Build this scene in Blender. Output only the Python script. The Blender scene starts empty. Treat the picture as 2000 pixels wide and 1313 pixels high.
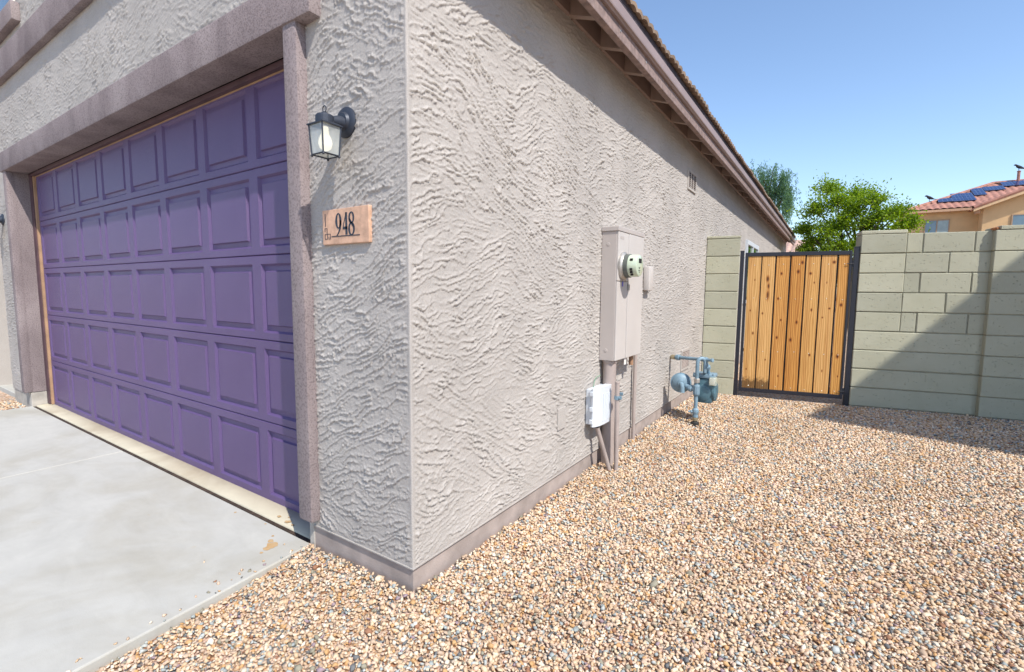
import bpy, bmesh, math, random
import numpy as np
from mathutils import Vector, Matrix

random.seed(7)
RNG = np.random.default_rng(7)
scene = bpy.context.scene
COL = scene.collection
rad = math.radians

# ------------------------------------------------------------------ camera
cam_d = bpy.data.cameras.new('camera')
cam = bpy.data.objects.new('camera', cam_d)
COL.objects.link(cam)
scene.camera = cam
cam_d.sensor_fit = 'HORIZONTAL'
cam_d.sensor_width = 36.0
cam_d.lens = 36.0 * 940.67 / 2000.0
cam_d.clip_start = 0.02
cam_d.clip_end = 3000
CAM = Vector((1.2817, -1.2530, 1.4889))
_y, _p, _r = rad(33.6547), rad(5.4141), rad(0.4612)
_f = Vector((-math.sin(_y) * math.cos(_p), math.cos(_y) * math.cos(_p), -math.sin(_p)))
_rt = Vector((math.cos(_y), math.sin(_y), 0))
_up = _rt.cross(_f)
_R = _rt * math.cos(_r) + _up * math.sin(_r)
_U = -_rt * math.sin(_r) + _up * math.cos(_r)
cam.matrix_world = Matrix(((_R.x, _U.x, -_f.x, CAM.x), (_R.y, _U.y, -_f.y, CAM.y), (_R.z, _U.z, -_f.z, CAM.z), (0, 0, 0, 1)))

# ------------------------------------------------------------------ world and sun
SUN_TO = Vector((2.29, -1.0, 3.0)).normalized()
ELEV = math.asin(SUN_TO.z)
AZ = math.atan2(SUN_TO.x, SUN_TO.y)
world = bpy.data.worlds.new('World')
scene.world = world
world.use_nodes = True
wn, wl = world.node_tree.nodes, world.node_tree.links
bg = wn['Background']
sky = wn.new('ShaderNodeTexSky')
sky.sky_type = 'NISHITA'
sky.sun_disc = False
sky.sun_elevation = ELEV
sky.sun_rotation = AZ
sky.altitude = 300
sky.air_density = 1.0
sky.dust_density = 0.55
sky.ozone_density = 2.2
wl.new(sky.outputs[0], bg.inputs[0])
bg.inputs[1].default_value = 0.15
sun_d = bpy.data.lights.new('sun', 'SUN')
sun_d.energy = 3.55
sun_d.angle = rad(0.6)
sun_d.color = (1.0, 0.95, 0.87)
sun = bpy.data.objects.new('sun', sun_d)
COL.objects.link(sun)
sun.location = (6, -3, 9)
sun.rotation_euler = SUN_TO.to_track_quat('Z', 'Y').to_euler()

vs = scene.view_settings
vs.view_transform = 'Standard'
vs.look = 'None'
vs.gamma = 1.0
vs.use_curve_mapping = False
vs.exposure = 0.70
scene.cycles.use_denoising = True
scene.cycles.max_bounces = 8
scene.cycles.diffuse_bounces = 4
scene.cycles.transparent_max_bounces = 12

# ------------------------------------------------------------------ numpy noise
def _hash(ix, iy, seed):
    h = (ix.astype(np.int64) * 374761393 + iy.astype(np.int64) * 668265263 + seed * 974634521) & 0xFFFFFFFF
    h = ((h ^ (h >> 13)) * 1274126177) & 0xFFFFFFFF
    h = h ^ (h >> 16)
    return (h & 0xFFFF) / 65535.0

def vnoise(x, y, seed=0):
    ix, iy = np.floor(x), np.floor(y)
    fx, fy = x - ix, y - iy
    fx = fx * fx * fx * (fx * (fx * 6 - 15) + 10)
    fy = fy * fy * fy * (fy * (fy * 6 - 15) + 10)
    ix = ix.astype(np.int64)
    iy = iy.astype(np.int64)
    a, b = _hash(ix, iy, seed), _hash(ix + 1, iy, seed)
    c, d = _hash(ix, iy + 1, seed), _hash(ix + 1, iy + 1, seed)
    return (a + (b - a) * fx) * (1 - fy) + (c + (d - c) * fx) * fy

def fbm(x, y, seed=0, oct=3):
    s, a, t = 0, 1.0, 0
    for o in range(oct):
        s = s + a * vnoise(x * 2 ** o + 17.3 * o, y * 2 ** o - 9.1 * o, seed + o)
        t += a
        a *= 0.5
    return s / t

def sstep(a, b, x):
    t = np.clip((x - a) / (b - a), 0, 1)
    return t * t * (3 - 2 * t)

AMP = 0.0066

def stucco_height(u, v, seed=0):
    """skip-trowelled stucco: ragged ledges that run roughly sideways and drop off at their lower lip (metres)"""
    u, v = u * 1.2, v * 1.2
    def layer(ang, lam, sd, lo, hi, rag):
        ct, st = math.cos(ang), math.sin(ang)
        wu = u + 0.06 * (fbm(u * 2.3, v * 2.3, sd + 21, 2) - 0.5)
        wv = v + 0.11 * (fbm(u * 2.5, v * 2.5, sd + 23, 2) - 0.5)
        along = wu * ct + wv * st
        c = -wv * ct + wu * st
        # ledges merge and split: stretched noise on a downward trend, then a ragged lip
        ph = 0.8 * c / lam + 2.2 * (fbm(along * 6.5, c * 17, sd + 3, 2) - 0.5) + 0.7 * (fbm(along * 22, c * 30, sd + 5, 2) - 0.5)
        ph = ph + rag * (fbm(u * 80, v * 80, sd + 7, 2) - 0.5)
        cell = np.floor(ph)
        s = ph - cell
        run = vnoise(along * 7 + cell * 13.71, cell * 7.3, sd + 11)
        m = sstep(lo, hi, run + 0.3 * (fbm(u * 45, v * 45, sd + 13, 2) - 0.5))
        lip = np.where(s < 0.88, 0.15 * (s / 0.88) + 0.85 * (s / 0.88) ** 6, np.maximum(0, 1 - (s - 0.88) / 0.05))
        return lip * m
    wa = fbm(u * 2.2, v * 2.2, seed + 201, 2)
    a = np.maximum(layer(0.08, 0.026, seed, 0.22, 0.34, 0.42), 0.5 * layer(-0.15, 0.017, seed + 130, 0.36, 0.50, 0.5))
    b = np.maximum(layer(-0.45, 0.026, seed + 50, 0.22, 0.34, 0.42), 0.5 * layer(0.10, 0.017, seed + 150, 0.36, 0.50, 0.5))
    c = np.maximum(layer(0.45, 0.026, seed + 90, 0.22, 0.34, 0.42), 0.5 * layer(0.0, 0.017, seed + 190, 0.36, 0.50, 0.5))
    wb, wc = sstep(0.53, 0.58, wa), sstep(0.45, 0.40, wa)
    h = a * (1 - wb) * (1 - wc) + b * wb + c * wc
    flat = sstep(0.14, 0.28, fbm(u * 3.4, v * 3.4, seed + 30, 2))
    h = h * (0.5 + 0.5 * flat) * (0.55 + 0.9 * vnoise(u * 9, v * 9, seed + 33))
    h = h * AMP + 0.0016 * (fbm(u * 130, v * 130, seed + 71, 2) - 0.5) + 0.003 * (fbm(u * 6, v * 6, seed + 77, 2) - 0.5)
    return h

# ------------------------------------------------------------------ materials
def mat(name):
    m = bpy.data.materials.new(name)
    m.use_nodes = True
    nt = m.node_tree
    return m, nt, nt.nodes['Principled BSDF'], nt.nodes, nt.links

def ramp(nodes, stops, interp='LINEAR'):
    r = nodes.new('ShaderNodeValToRGB')
    r.color_ramp.interpolation = interp
    e = r.color_ramp.elements
    while len(e) < len(stops):
        e.new(0.5)
    for k, (pos, c) in enumerate(stops):
        e[k].position = pos
        e[k].color = (c[0], c[1], c[2], 1)
    return r

def noise(nodes, links, vec, scale, detail=3, rough=0.55, dist=0.0):
    n = nodes.new('ShaderNodeTexNoise')
    n.inputs['Scale'].default_value = scale
    n.inputs['Detail'].default_value = detail
    n.inputs['Roughness'].default_value = rough
    n.inputs['Distortion'].default_value = dist
    if vec is not None:
        links.new(vec, n.inputs['Vector'])
    return n

def mixc(nodes, links, fac, a, b, mode='MIX'):
    m = nodes.new('ShaderNodeMix')
    m.data_type = 'RGBA'
    m.blend_type = mode
    for sock, v in ((m.inputs[0], fac), (m.inputs[6], a), (m.inputs[7], b)):
        if hasattr(v, 'links'):
            links.new(v, sock)
        elif isinstance(v, (int, float)):
            sock.default_value = v
        else:
            sock.default_value = (v[0], v[1], v[2], 1)
    return m.outputs[2]

def bump(nodes, links, b, height, strength, dist):
    n = nodes.new('ShaderNodeBump')
    n.inputs['Strength'].default_value = strength
    n.inputs['Distance'].default_value = dist
    links.new(height, n.inputs['Height'])
    links.new(n.outputs[0], b.inputs['Normal'])
    return n

def coords(nodes, scale=None, loc=None, kind='Object', links=None):
    t = nodes.new('ShaderNodeTexCoord')
    out = t.outputs[kind]
    if scale is not None or loc is not None:
        m = nodes.new('ShaderNodeMapping')
        if scale is not None:
            m.inputs['Scale'].default_value = scale
        if loc is not None:
            m.inputs['Location'].default_value = loc
        links.new(out, m.inputs['Vector'])
        out = m.outputs[0]
    return out

def m_plain(name, col, rough=0.6, metal=0.0, var=0.12, vscale=6.0, bscale=None, bstr=0.2, bdist=0.002, spec=0.5, rnd=0.0):
    m, nt, b, N, L = mat(name)
    co = coords(N)
    n = noise(N, L, co, vscale, 4)
    lo = [c * (1 - var) for c in col]
    hi = [min(1, c * (1 + var)) for c in col]
    r = ramp(N, [(0.3, lo), (0.7, hi)])
    L.new(n.outputs['Fac'], r.inputs[0])
    out = r.outputs[0]
    if rnd:
        oi = N.new('ShaderNodeObjectInfo')
        rr = ramp(N, [(0.0, (1 - rnd,) * 3), (1.0, (1 + rnd * 0.3,) * 3)])
        L.new(oi.outputs['Random'], rr.inputs[0])
        out = mixc(N, L, 1.0, out, rr.outputs[0], 'MULTIPLY')
    L.new(out, b.inputs['Base Color'])
    b.inputs['Roughness'].default_value = rough
    b.inputs['Metallic'].default_value = metal
    b.inputs['Specular IOR Level'].default_value = spec
    if bscale:
        n2 = noise(N, L, co, bscale, 3)
        bump(N, L, b, n2.outputs['Fac'], bstr, bdist)
    return m

def m_stucco(name, col, fine=1.0, stain=0.1):
    m, nt, b, N, L = mat(name)
    co = coords(N)
    n = noise(N, L, co, 1.7, 5, 0.6)
    r = ramp(N, [(0.3, [c * (1 - stain) for c in col]), (0.7, [c * (1 + stain * 0.6) for c in col])])
    L.new(n.outputs['Fac'], r.inputs[0])
    n3 = noise(N, L, co, 160, 2, 0.6)
    r3 = ramp(N, [(0.30, (0.80, 0.79, 0.78)), (0.55, (1.0, 1.0, 1.0))])
    L.new(n3.outputs['Fac'], r3.inputs[0])
    c = mixc(N, L, 0.8, r.outputs[0], r3.outputs[0], 'MULTIPLY')
    L.new(c, b.inputs['Base Color'])
    b.inputs['Roughness'].default_value = 0.92
    b.inputs['Specular IOR Level'].default_value = 0.2
    n2 = noise(N, L, co, 260, 3, 0.65)
    bump(N, L, b, n2.outputs['Fac'], 0.5 * fine, 0.003)
    return m

STUCCO = m_stucco('stucco', (0.450, 0.418, 0.390), 1.2, 0.13)

def m_trim_streaks():
    """painted foam trim: weather streaks run down it"""
    m, nt, b, N, L = mat('stucco_trim')
    co = coords(N)
    cs = coords(N, (1.0, 1.0, 0.55), None, 'Object', L)
    n = noise(N, L, cs, 3.2, 5, 0.6, 0.4)
    r = ramp(N, [(0.28, (0.195, 0.158, 0.160)), (0.5, (0.262, 0.216, 0.217)), (0.72, (0.325, 0.275, 0.272))])
    L.new(n.outputs['Fac'], r.inputs[0])
    n3 = noise(N, L, co, 120, 2, 0.6)
    r3 = ramp(N, [(0.36, (0.62, 0.60, 0.60)), (0.52, (1.0, 1.0, 1.0))])
    L.new(n3.outputs['Fac'], r3.inputs[0])
    c = mixc(N, L, 0.85, r.outputs[0], r3.outputs[0], 'MULTIPLY')
    L.new(c, b.inputs['Base Color'])
    b.inputs['Roughness'].default_value = 0.93
    b.inputs['Specular IOR Level'].default_value = 0.2
    n2 = noise(N, L, co, 170, 3, 0.65)
    bump(N, L, b, n2.outputs['Fac'], 0.6, 0.004)
    return m
TRIM = m_trim_streaks()
FOOTING = m_plain('painted_footing', (0.34, 0.285, 0.26), 0.9, var=0.2, vscale=9, bscale=120, bstr=0.3, bdist=0.003)
BARE_CONCRETE = m_plain('bare_concrete', (0.40, 0.37, 0.33), 0.9, var=0.22, vscale=11, bscale=90, bstr=0.4, bdist=0.004)
EAVE_PAINT = m_plain('eave_paint', (0.275, 0.205, 0.182), 0.75, var=0.12, vscale=5, bscale=60, bstr=0.15)
FASCIA_ROUGH = m_plain('fascia_rough_paint', (0.245, 0.178, 0.162), 0.85, var=0.32, vscale=24, bscale=110, bstr=0.6, bdist=0.004)
FASCIA_SMOOTH = m_plain('fascia_smooth_paint', (0.285, 0.218, 0.210), 0.55, var=0.08, vscale=3)
UNDERLAY = m_plain('roof_underlay', (0.05, 0.04, 0.05), 0.8)
TILE_TAN = m_plain('concrete_roof_tile', (0.36, 0.27, 0.20), 0.9, var=0.25, vscale=7, bscale=70, bstr=0.3, rnd=0.25)
BLACK_STEEL = m_plain('black_steel', (0.012, 0.013, 0.022), 0.42, var=0.2, bscale=90, bstr=0.08)
LAMP_METAL = m_plain('lamp_metal', (0.035, 0.042, 0.06), 0.5, 0.3, var=0.2, bscale=140, bstr=0.1)
CABINET = m_plain('cabinet_paint', (0.44, 0.395, 0.37), 0.45, var=0.05, vscale=3, bscale=60, bstr=0.03)
CABINET_LIGHT = m_plain('cabinet_cover_paint', (0.52, 0.485, 0.46), 0.45, var=0.05, vscale=3, bscale=60, bstr=0.03)
CONDUIT = m_plain('conduit_paint', (0.36, 0.30, 0.275), 0.6, var=0.14, vscale=8)
GALV = m_plain('galvanised_steel', (0.42, 0.40, 0.37), 0.45, 0.6, var=0.2, vscale=30)
WHITE_PLASTIC = m_plain('white_plastic', (0.60, 0.64, 0.69), 0.4, var=0.05, vscale=4)
OFFWHITE = m_plain('offwhite_vinyl', (0.70, 0.68, 0.60), 0.5, var=0.05)
GAS_BLUE = m_plain('gas_grey_blue_paint', (0.175, 0.265, 0.33), 0.5, var=0.2, vscale=14, bscale=70, bstr=0.1)
GAS_DARK = m_plain('gas_meter_casting', (0.075, 0.15, 0.185), 0.5, var=0.25, vscale=12, bscale=60, bstr=0.15)
BRASS = m_plain('dull_brass', (0.42, 0.36, 0.24), 0.4, 0.7, var=0.2, vscale=20)
RUBBER = m_plain('black_rubber', (0.02, 0.02, 0.02), 0.7)
PLAQUE = m_plain('terracotta_tile', (0.56, 0.345, 0.235), 0.7, var=0.22, vscale=28, bscale=90, bstr=0.5, bdist=0.002)
INK = m_plain('dark_glaze', (0.012, 0.014, 0.03), 0.35)
DOOR_WOOD = m_plain('door_frame_dark', (0.085, 0.045, 0.055), 0.6, var=0.25, vscale=8)
DOOR_STOP = m_plain('door_stop_tan', (0.36, 0.22, 0.13), 0.6, var=0.2, vscale=8)
DARK = m_plain('dark_inside', (0.012, 0.010, 0.010), 0.9)
ORANGE_STUCCO = m_plain('ochre_stucco', (0.58, 0.385, 0.20), 0.9, var=0.08, vscale=2, bscale=30, bstr=0.2)
RED_TILE = m_plain('clay_roof_tile', (0.35, 0.165, 0.12), 0.85, var=0.35, vscale=5, bscale=20, bstr=0.3)
PINK_TILE = m_plain('faded_roof_tile', (0.46, 0.30, 0.235), 0.85, var=0.3, vscale=5)
SCREW = m_plain('screw_head', (0.62, 0.60, 0.55), 0.35, 0.8)
TAG_METAL = m_plain('paper_tag', (0.75, 0.70, 0.66), 0.6)
BIRD = m_plain('dark_feathers', (0.03, 0.03, 0.035), 0.8)
BROKEN_CLAY = m_plain('broken_clay', (0.42, 0.17, 0.07), 0.9, var=0.35, vscale=30)

def m_door():
    m, nt, b, N, L = mat('garage_door_paint')
    co = coords(N, (1.0, 1.0, 1.0), None, 'Object', L)
    n = noise(N, L, co, 1.1, 4, 0.6)
    r = ramp(N, [(0.3, (0.084, 0.053, 0.150)), (0.7, (0.108, 0.070, 0.184))])
    L.new(n.outputs['Fac'], r.inputs[0])
    g1 = coords(N, (90, 90, 900), None, 'Object', L)
    g2 = coords(N, (900, 90, 90), None, 'Object', L)
    a = noise(N, L, g1, 1.0, 2)
    c = noise(N, L, g2, 1.0, 2)
    mx = N.new('ShaderNodeMath')
    mx.operation = 'ADD'
    L.new(a.outputs['Fac'], mx.inputs[0])
    L.new(c.outputs['Fac'], mx.inputs[1])
    # dust that has settled on the embossed grain
    rd = ramp(N, [(0.9, (1, 1, 1)), (1.2, (1.25, 1.18, 1.10))])
    L.new(mx.outputs[0], rd.inputs[0])
    cc = mixc(N, L, 0.7, r.outputs[0], rd.outputs[0], 'MULTIPLY')
    L.new(cc, b.inputs['Base Color'])
    b.inputs['Roughness'].default_value = 0.42
    b.inputs['Specular IOR Level'].default_value = 0.5
    bump(N, L, b, mx.outputs[0], 0.7, 0.002)
    return m
DOOR = m_door()

def m_concrete(name, base, blotch):
    m, nt, b, N, L = mat(name)
    co = coords(N)
    n = noise(N, L, co, 1.3, 5, 0.62, 0.6)
    r = ramp(N, [(0.36, blotch), (0.52, base), (0.72, [min(1, c * 1.10) for c in base])])
    L.new(n.outputs['Fac'], r.inputs[0])
    cs = coords(N, (1.0, 2.2, 1.0), None, 'Object', L)
    n2 = noise(N, L, cs, 3.4, 6, 0.68, 0.8)
    r2 = ramp(N, [(0.3, (0.92, 0.92, 0.92)), (0.7, (1.03, 1.03, 1.03))])
    L.new(n2.outputs['Fac'], r2.inputs[0])
    c = mixc(N, L, 1.0, r.outputs[0], r2.outputs[0], 'MULTIPLY')
    n4 = noise(N, L, co, 9, 5, 0.7)
    r4 = ramp(N, [(0.66, (1, 1, 1)), (0.80, (1.0, 0.90, 0.76))])
    L.new(n4.outputs['Fac'], r4.inputs[0])
    c = mixc(N, L, 1.0, c, r4.outputs[0], 'MULTIPLY')
    L.new(c, b.inputs['Base Color'])
    b.inputs['Roughness'].default_value = 0.85
    b.inputs['Specular IOR Level'].default_value = 0.3
    n3 = noise(N, L, co, 140, 4, 0.7)
    bump(N, L, b, n3.outputs['Fac'], 0.22, 0.003)
    return m
SLAB = m_concrete('driveway_concrete', (0.445, 0.438, 0.405), (0.395, 0.378, 0.33))
APRON = m_concrete('apron_concrete', (0.52, 0.47, 0.36), (0.42, 0.36, 0.265))

def m_stain():
    m, nt, b, N, L = mat('rust_stain')
    co = coords(N)
    n = noise(N, L, co, 30, 4, 0.6)
    r = ramp(N, [(0.3, (0.42, 0.25, 0.10)), (0.7, (0.47, 0.34, 0.20))])
    L.new(n.outputs['Fac'], r.inputs[0])
    L.new(r.outputs[0], b.inputs['Base Color'])
    b.inputs['Roughness'].default_value = 0.85
    return m
STAIN = m_stain()

def m_block():
    m, nt, b, N, L = mat('painted_block')
    co = coords(N)
    oi = N.new('ShaderNodeObjectInfo')
    add = N.new('ShaderNodeVectorMath')
    add.operation = 'ADD'
    L.new(co, add.inputs[0])
    L.new(oi.outputs['Location'], add.inputs[1])
    v = add.outputs[0]
    n = noise(N, L, v, 4, 4, 0.6)
    r = ramp(N, [(0.3, (0.40, 0.39, 0.29)), (0.7, (0.445, 0.435, 0.335))])
    L.new(n.outputs['Fac'], r.inputs[0])
    rr = ramp(N, [(0, (0.88, 0.885, 0.89)), (1, (1.05, 1.045, 1.03))])
    L.new(oi.outputs['Random'], rr.inputs[0])
    c = mixc(N, L, 1.0, r.outputs[0], rr.outputs[0], 'MULTIPLY')
    L.new(c, b.inputs['Base Color'])
    b.inputs['Roughness'].default_value = 0.92
    b.inputs['Specular IOR Level'].default_value = 0.2
    # pits in the block face
    st = N.new('ShaderNodeMapping')
    st.inputs['Scale'].default_value = (0.6, 1, 1.25)
    L.new(v, st.inputs['Vector'])
    vo = N.new('ShaderNodeTexVoronoi')
    vo.inputs['Scale'].default_value = 70
    L.new(st.outputs[0], vo.inputs['Vector'])
    sp_ = N.new('ShaderNodeSeparateColor')
    L.new(vo.outputs['Color'], sp_.inputs[0])
    ad = N.new('ShaderNodeMath')
    ad.operation = 'MULTIPLY_ADD'
    L.new(sp_.outputs[0], ad.inputs[0])
    ad.inputs[1].default_value = 0.75
    L.new(vo.outputs['Distance'], ad.inputs[2])
    pr = ramp(N, [(0.24, (0, 0, 0)), (0.34, (1, 1, 1))])
    L.new(ad.outputs[0], pr.inputs[0])
    f = noise(N, L, v, 240, 2)
    a = N.new('ShaderNodeMath')
    a.operation = 'MULTIPLY_ADD'
    L.new(f.outputs['Fac'], a.inputs[0])
    a.inputs[1].default_value = 0.35
    L.new(pr.outputs[0], a.inputs[2])
    bump(N, L, b, a.outputs[0], 1.0, 0.007)
    return m
BLOCK = m_block()
MORTAR = m_plain('painted_mortar', (0.30, 0.285, 0.21), 0.95, var=0.15, vscale=20, bscale=120, bstr=0.4)

def m_wood(name, base, dark, seed, spots=(), mildew=False):
    m, nt, b, N, L = mat(name)
    co = coords(N, None, (seed * 3.7, seed * 1.3, seed * 2.1), 'Object', L)
    mp = N.new('ShaderNodeMapping')
    mp.inputs['Scale'].default_value = (1, 1, 0.10)
    L.new(co, mp.inputs['Vector'])
    warp = noise(N, L, mp.outputs[0], 9, 2, 0.5)
    # growth rings: distance from a drifting centre line
    w = N.new('ShaderNodeTexWave')
    w.wave_type = 'BANDS'
    w.bands_direction = 'X'
    w.inputs['Scale'].default_value = 16
    w.inputs['Distortion'].default_value = 9.0
    w.inputs['Detail'].default_value = 2.5
    w.inputs['Detail Scale'].default_value = 0.9
    w.inputs['Detail Roughness'].default_value = 0.6
    L.new(mp.outputs[0], w.inputs['Vector'])
    r = ramp(N, [(0.15, dark), (0.55, base), (0.9, [min(1, c * 1.12) for c in base])])
    L.new(w.outputs['Fac'], r.inputs[0])
    st = N.new('ShaderNodeMapping')
    st.inputs['Scale'].default_value = (260, 260, 4)
    L.new(co, st.inputs['Vector'])
    fine = noise(N, L, st.outputs[0], 1.0, 2)
    rf = ramp(N, [(0.3, (0.82, 0.80, 0.76)), (0.7, (1.06, 1.06, 1.06))])
    L.new(fine.outputs['Fac'], rf.inputs[0])
    c = mixc(N, L, 1.0, r.outputs[0], rf.outputs[0], 'MULTIPLY')
    # broad streaks
    st2 = N.new('ShaderNodeMapping')
    st2.inputs['Scale'].default_value = (22, 22, 0.7)
    L.new(co, st2.inputs['Vector'])
    s2 = noise(N, L, st2.outputs[0], 1.0, 3)
    r2 = ramp(N, [(0.30, (0.72, 0.60, 0.48)), (0.52, (1, 1, 1))])
    L.new(s2.outputs['Fac'], r2.inputs[0])
    c = mixc(N, L, 0.75, c, r2.outputs[0], 'MULTIPLY')
    # knots, each at its own place on the board
    raw = coords(N)
    for (kx, kz, rx, rz) in spots:
        kv = N.new('ShaderNodeMapping')
        kv.vector_type = 'POINT'
        kv.inputs['Location'].default_value = (-kx / rx, 0, -kz / rz)
        kv.inputs['Scale'].default_value = (1 / rx, 0, 1 / rz)
        L.new(raw, kv.inputs['Vector'])
        ln = N.new('ShaderNodeVectorMath')
        ln.operation = 'LENGTH'
        L.new(kv.outputs[0], ln.inputs[0])
        wob = N.new('ShaderNodeMath')
        wob.operation = 'MULTIPLY_ADD'
        L.new(fine.outputs['Fac'], wob.inputs[0])
        wob.inputs[1].default_value = 0.5
        L.new(ln.outputs['Value'], wob.inputs[2])
        half = N.new('ShaderNodeMath')
        half.operation = 'MULTIPLY'
        half.inputs[1].default_value = 0.4
        L.new(wob.outputs[0], half.inputs[0])
        rk = ramp(N, [(0.28, (0.10, 0.04, 0.02)), (0.42, (0.42, 0.26, 0.16)), (0.55, (0.75, 0.60, 0.45)), (0.80, (1, 1, 1))])
        L.new(half.outputs[0], rk.inputs[0])
        c = mixc(N, L, 0.92, c, rk.outputs[0], 'MULTIPLY')
    if mildew:
        sx = N.new('ShaderNodeSeparateXYZ')
        L.new(raw, sx.inputs[0])
        mn = noise(N, L, raw, 22, 4, 0.65)
        mm = N.new('ShaderNodeMath')
        mm.operation = 'MULTIPLY_ADD'
        L.new(mn.outputs['Fac'], mm.inputs[0])
        mm.inputs[1].default_value = -0.30
        L.new(sx.outputs['Z'], mm.inputs[2])
        rm = ramp(N, [(0.0, (0.22, 0.20, 0.18)), (0.06, (1, 1, 1))])
        L.new(mm.outputs[0], rm.inputs[0])
        c = mixc(N, L, 0.9, c, rm.outputs[0], 'MULTIPLY')
    L.new(c, b.inputs['Base Color'])
    b.inputs['Roughness'].default_value = 0.6
    b.inputs['Specular IOR Level'].default_value = 0.35
    bump(N, L, b, w.outputs['Fac'], 0.12, 0.002)
    return m

def m_gravel(name):
    m, nt, b, N, L = mat(name)
    g = N.new('ShaderNodeNewGeometry')
    stops = [(0.00, (0.54, 0.385, 0.25)), (0.16, (0.62, 0.475, 0.33)), (0.32, (0.60, 0.445, 0.34)), (0.47, (0.67, 0.555, 0.42)),
             (0.60, (0.51, 0.31, 0.145)), (0.675, (0.46, 0.35, 0.26)), (0.75, (0.70, 0.63, 0.53)), (0.80, (0.30, 0.34, 0.345)),
             (0.85, (0.41, 0.44, 0.43)), (0.90, (0.13, 0.135, 0.14)), (0.93, (0.29, 0.15, 0.09)), (0.955, (0.26, 0.245, 0.19)), (0.985, (0.29, 0.22, 0.25))]
    r = ramp(N, stops, 'CONSTANT')
    L.new(g.outputs['Random Per Island'], r.inputs[0])
    co = coords(N)
    n = noise(N, L, co, 130, 3, 0.6)
    r2 = ramp(N, [(0.3, (0.86, 0.83, 0.80)), (0.7, (1.18, 1.17, 1.15))])
    L.new(n.outputs['Fac'], r2.inputs[0])
    c = mixc(N, L, 1.0, r.outputs[0], r2.outputs[0], 'MULTIPLY')
    nb_ = noise(N, L, co, 1.6, 4, 0.6)
    rb2 = ramp(N, [(0.32, (0.86, 0.84, 0.81)), (0.66, (1.05, 1.05, 1.05))])
    L.new(nb_.outputs['Fac'], rb2.inputs[0])
    c = mixc(N, L, 1.0, c, rb2.outputs[0], 'MULTIPLY')
    L.new(c, b.inputs['Base Color'])
    b.inputs['Roughness'].default_value = 0.75
    b.inputs['Specular IOR Level'].default_value = 0.35
    bump(N, L, b, n.outputs['Fac'], 0.3, 0.002)
    return m
GRAVEL = m_gravel('crushed_stone')

def m_ground():
    """ground sheet: the same crushed stone, where stones are too far away to tell apart"""
    m, nt, b, N, L = mat('gravel_ground')
    co = coords(N)
    v = N.new('ShaderNodeTexVoronoi')
    v.inputs['Scale'].default_value = 62
    L.new(co, v.inputs['Vector'])
    sep = N.new('ShaderNodeSeparateColor')
    L.new(v.outputs['Color'], sep.inputs[0])
    r = ramp(N, [(0.0, (0.50, 0.32, 0.20)), (0.25, (0.60, 0.44, 0.31)), (0.45, (0.56, 0.40, 0.32)), (0.62, (0.66, 0.55, 0.44)), (0.76, (0.30, 0.33, 0.34)), (0.86, (0.14, 0.13, 0.12)), (0.92, (0.34, 0.18, 0.10))], 'CONSTANT')
    L.new(sep.outputs[0], r.inputs[0])
    n = noise(N, L, co, 0.7, 3)
    r2 = ramp(N, [(0.3, (0.85, 0.83, 0.80)), (0.7, (1.0, 1.0, 1.0))])
    L.new(n.outputs['Fac'], r2.inputs[0])
    c = mixc(N, L, 1.0, r.outputs[0], r2.outputs[0], 'MULTIPLY')
    L.new(c, b.inputs['Base Color'])
    b.inputs['Roughness'].default_value = 0.9
    b.inputs['Specular IOR Level'].default_value = 0.2
    bump(N, L, b, v.outputs['Distance'], 0.9, 0.012).invert = True
    return m
GROUND = m_ground()

def m_glass(name, col, rough=0.05, alpha=0.35):
    m, nt, b, N, L = mat(name)
    co = coords(N)
    n = noise(N, L, co, 14, 4)
    r = ramp(N, [(0.35, [c * 0.8 for c in col]), (0.7, col)])
    L.new(n.outputs['Fac'], r.inputs[0])
    L.new(r.outputs[0], b.inputs['Base Color'])
    b.inputs['Roughness'].default_value = rough
    b.inputs['Alpha'].default_value = alpha
    b.inputs['Specular IOR Level'].default_value = 0.8
    return m
LAMP_GLASS = m_glass('lantern_glass', (0.50, 0.53, 0.53), 0.22, 0.62)
METER_GLASS = m_plain('meter_cover', (0.50, 0.58, 0.45), 0.12, var=0.06, vscale=8, spec=0.8)
WINDOW_GLASS = m_plain('window_glass', (0.11, 0.17, 0.22), 0.08, var=0.2, vscale=1.5, spec=0.9)
GREEN_REFLECTION_GLASS = m_plain('window_glass_green_reflection', (0.05, 0.12, 0.03), 0.05, var=0.4, vscale=5, spec=0.9)  # a green reflection painted into the pane's base colour
CLEAR_PLASTIC = m_glass('clear_plastic', (0.70, 0.74, 0.62), 0.1, 0.45)

def m_bulb():
    m, nt, b, N, L = mat('frosted_bulb')
    b.inputs['Base Color'].default_value = (0.90, 0.86, 0.72, 1)
    b.inputs['Roughness'].default_value = 0.35
    b.inputs['Emission Color'].default_value = (1.0, 0.90, 0.66, 1)
    b.inputs['Emission Strength'].default_value = 0.9
    n = noise(N, L, coords(N), 30, 2)
    bump(N, L, b, n.outputs['Fac'], 0.02, 0.001)
    return m
BULB = m_bulb()

def m_solar():
    m, nt, b, N, L = mat('solar_cells')
    co = coords(N)
    br = N.new('ShaderNodeTexBrick')
    br.offset = 0.0
    br.inputs['Color1'].default_value = (0.008, 0.025, 0.105, 1)
    br.inputs['Color2'].default_value = (0.010, 0.032, 0.125, 1)
    br.inputs['Mortar'].default_value = (0.10, 0.14, 0.24, 1)
    br.inputs['Scale'].default_value = 1.0
    br.inputs['Mortar Size'].default_value = 0.012
    br.inputs['Brick Width'].default_value = 0.25
    br.inputs['Row Height'].default_value = 0.5
    L.new(co, br.inputs['Vector'])
    L.new(br.outputs['Color'], b.inputs['Base Color'])
    b.inputs['Roughness'].default_value = 0.15
    return m
SOLAR = m_solar()

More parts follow.
